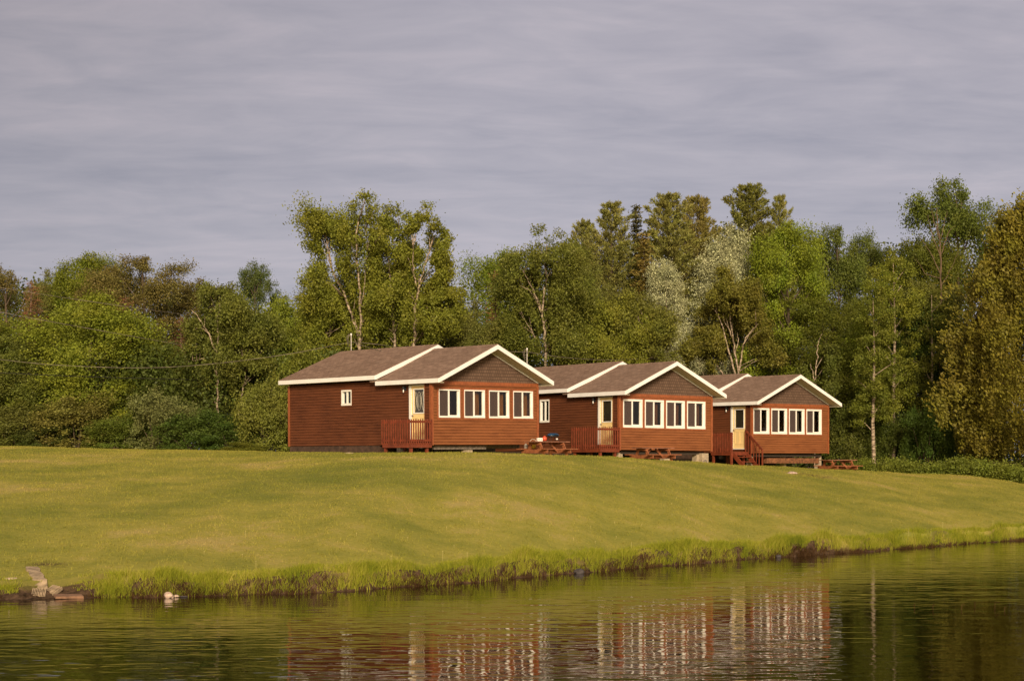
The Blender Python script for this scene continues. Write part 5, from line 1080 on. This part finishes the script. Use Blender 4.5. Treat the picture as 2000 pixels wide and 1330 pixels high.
# tiny flowers
def flowers():
    b = MB(); r_ = random.Random(4)
    for k in range(46):
        if k < 10: X = r_.uniform(-8, 21); s = r_.uniform(0.8, 1.5); h = 0.28
        else: X = r_.uniform(-8, 14); s = r_.uniform(1.5, 9); h = 0.07
        Y = float(ysh(X))+s; z = gzf(X, Y)+h; b.lathe((X, Y, z), [(0.004, 0), (0.013, 0.006), (0.006, 0.012)], 6); b.tube([(X, Y, z-h), (X, Y, z)], 0.003, 3)
    tag(b.build('small_flowers', mat('flower', (0.75, 0.62, 0.25), 0.6)), 'scattered tiny pale and yellow flowers in the lawn and bank grass', 'flowers', None, 'stuff')
flowers()

# ------------------------------------------------------------------ stones, slabs, stump, reeds
M_stone = mat('stone', (0.52, 0.38, 0.30), 0.9, 0.4, 5, bump=0.5, bscale=12); M_slab = mat('old_concrete', (0.38, 0.28, 0.18), 0.95, 0.5, 6, bump=0.7, bscale=14); M_dstone = mat('dark_stone', (0.06, 0.05, 0.05), 0.8, 0.4, 5, bump=0.5)
def rock(name, x, y, z, r, m, label, seed, sq=0.75):
    rr = np.random.default_rng(seed); b = MB(); n = 9; prof = [(0.02, -0.6), (0.75, -0.45), (1.0, -0.05), (0.85, 0.4), (0.45, 0.68), (0.03, 0.74)]
    b.lathe((0, 0, 0), [(a*r, c*r) for a, c in prof], n, 1, 0.85)
    b.v = [tuple(np.array(v)*(1+0.16*math.sin(v[0]*9/r*0.3+seed)+0.10*rr.normal())*np.array([1, 1, sq])) for v in b.v]
    o = b.build(name, m); o.location = (x, y, z); return tag(o, label, 'rock', None)
def sxy(px, s):
    """world point at column px and s metres inland of the waterline"""
    Y = 40.0
    for _ in range(30): X = at_px(px, Y); Y = float(ysh(X)) + s
    return at_px(px, Y), Y
x, y = sxy(330, 0.02); rock('shore_rock', x, y, 0.05, 0.11, M_stone, 'pale rounded rock at the waterline, left of centre', 3, 0.95)
x, y = sxy(345, 0.02); rock('shore_rock', x, y, 0.03, 0.06, M_stone, 'small pink rock right next to the pale rounded one', 4)
x, y = sxy(358, -0.02); rock('shore_rock', x, y, 0.01, 0.09, M_dstone, 'flat brown stone in the water right of the two pale rocks', 5, 0.4)
x, y = sxy(1130, 0.03); rock('shore_rock', x, y, 0.05, 0.15, M_dstone, 'dark stone at the waterline under tall grass, right of centre', 6)
x, y = sxy(1520, 0.0); rock('shore_rock', x, y, 0.03, 0.12, M_dstone, 'small dark stone on the waterline toward the right', 8, 0.6)
rock('lawn_rock', 12.05, 76.9, gzf(12.05, 76.9)+0.02, 0.26, M_stone, 'pinkish flat rock lying on the lawn in front of the farthest cabin', 9, 0.35)
rock('lawn_rock', -6.3, 69.4, gzf(-6.3, 69.4)+0.0, 0.16, M_stone, 'small pale stone in the worn patch of lawn before the nearest cabin', 10, 0.3)
def slab(cx, cy, cz, lx, ly, th, rz, rx, ry, label, ridged=True, m=M_slab):
    b = MB(); n = 9 if ridged else 1
    for k in range(n):
        a = -lx/2+lx*k/n; e = -lx/2+lx*(k+1)/n; j = random.uniform(-0.012, 0.012) if ridged else 0; l0 = random.uniform(-0.03, 0.03) if ridged else 0
        b.hexa([(a, -ly/2+l0, -th/2), (e, -ly/2+l0, -th/2), (e, ly/2, -th/2), (a, ly/2, -th/2), (a+0.01, -ly/2+l0, th/2+j), (e-0.004, -ly/2+l0, th/2+j), (e-0.004, ly/2, th/2+j), (a+0.01, ly/2, th/2+j)])
    o = b.build('concrete_slab', m); o.location = (cx, cy, cz); o.rotation_euler = (rx, ry, rz); return tag(o, label, 'slab', 'broken slabs at the landing')
def path_slab(p0, s0, p1, s1, w, th, label):
    b = MB(); k = 7; A = []
    for q in range(k+1):
        f = q/k; x, y = sxy(p0+(p1-p0)*f, s0+(s1-s0)*f); ww = w*(0.5+0.08*math.sin(q*2.3)); A.append((x, y, gzf(x, y), ww))
    for (x, y, z, ww), (x2, y2, z2, w2) in zip(A[:-1], A[1:]):
        b.hexa([(x-ww, y, z-0.03), (x+ww, y, z-0.03), (x2+w2, y2, z2-0.03), (x2-w2, y2, z2-0.03), (x-ww, y, z+th), (x+ww, y, z+th), (x2+w2, y2, z2+th), (x2-w2, y2, z2+th)])
    return tag(b.build('stone_step', M_slab), label, 'slab', 'broken slabs at the landing')
path_slab(80, 1.15, 62, 2.9, 0.30, 0.035, 'long cream slab running up the bank above the broken steps')
x, y = sxy(76, 0.80); slab(x, y, gzf(x, y)+0.02, 0.32, 0.32, 0.07, 0.15, 0.42, 0, 'ribbed slab at the foot of the long cream slab')
x, y = sxy(104, 0.88); slab(x, y, gzf(x, y)+0.025, 0.28, 0.32, 0.07, -0.4, 0.42, 0.2, 'tilted ribbed slab right of the lowest step')
x, y = sxy(134, 0.18); slab(x, y, 0.045, 0.62, 0.42, 0.05, 0.35, 0.06, 0.02, 'flat brown slab lying at the waterline right of the broken steps', False, mat('brown_slab', (0.26, 0.14, 0.08), 0.9, 0.4, 6))
x, y = sxy(20, 1.5); rock('sand_stone', x, y, gzf(x, y), 0.16, M_stone, 'pale stone on the small bare patch above the bank at far left', 12, 0.3)
# old stump and roots in the bank
x, y = sxy(1292, 0.42); b = MB(); r_ = random.Random(8)
for k in range(16):
    a = r_.uniform(0, 2*PI); l = r_.uniform(0.2, 0.42); b.tube([(0, 0, 0.12), (l*0.5*math.cos(a), l*0.4*math.sin(a)-0.08, r_.uniform(0.08, 0.26)), (l*math.cos(a), l*0.6*math.sin(a)-0.16, r_.uniform(-0.12, 0.1))], [0.035, 0.022, 0.008], 5)
b.lathe((0, 0, -0.1), [(0.16, 0), (0.19, 0.1), (0.15, 0.25), (0.04, 0.30)], 9)
o = b.build('root_stump', M_beam); o.location = (x, y, gzf(x, y)-0.04); tag(o, 'dark tangled stump with roots sticking out of the grassy bank', 'stump')
for (px, py, h, dx) in ((1786, 1188, 0.10, 0.0), (1822, 1190, 0.11, 0.01), (1878, 1190, 0.11, 0.02), (1904, 1186, 0.12, 0.0), (1943, 1188, 0.14, 0.03), (1962, 1193, 0.09, 0.01)):
    Y = FPX*CAMZ/(py-HOR); X = at_px(px, Y); b = MB(); b.tube([(X, Y, -0.3), (X, Y, h*0.7), (X+dx, Y, h), (X+dx*3+0.01, Y, h-0.02)], 0.006, 4)
    tag(b.build('reed', M_dry), {1786: 'leftmost thin reed standing in the water near the right edge', 1822: 'second reed from the left, alone in the water', 1878: 'reed left of the middle of the water reeds', 1904: 'fourth reed from the left in the water', 1943: 'tallest bent reed in the water near the right edge', 1962: 'rightmost and shortest reed in the water'}[px], 'reed', 'reeds in the water')
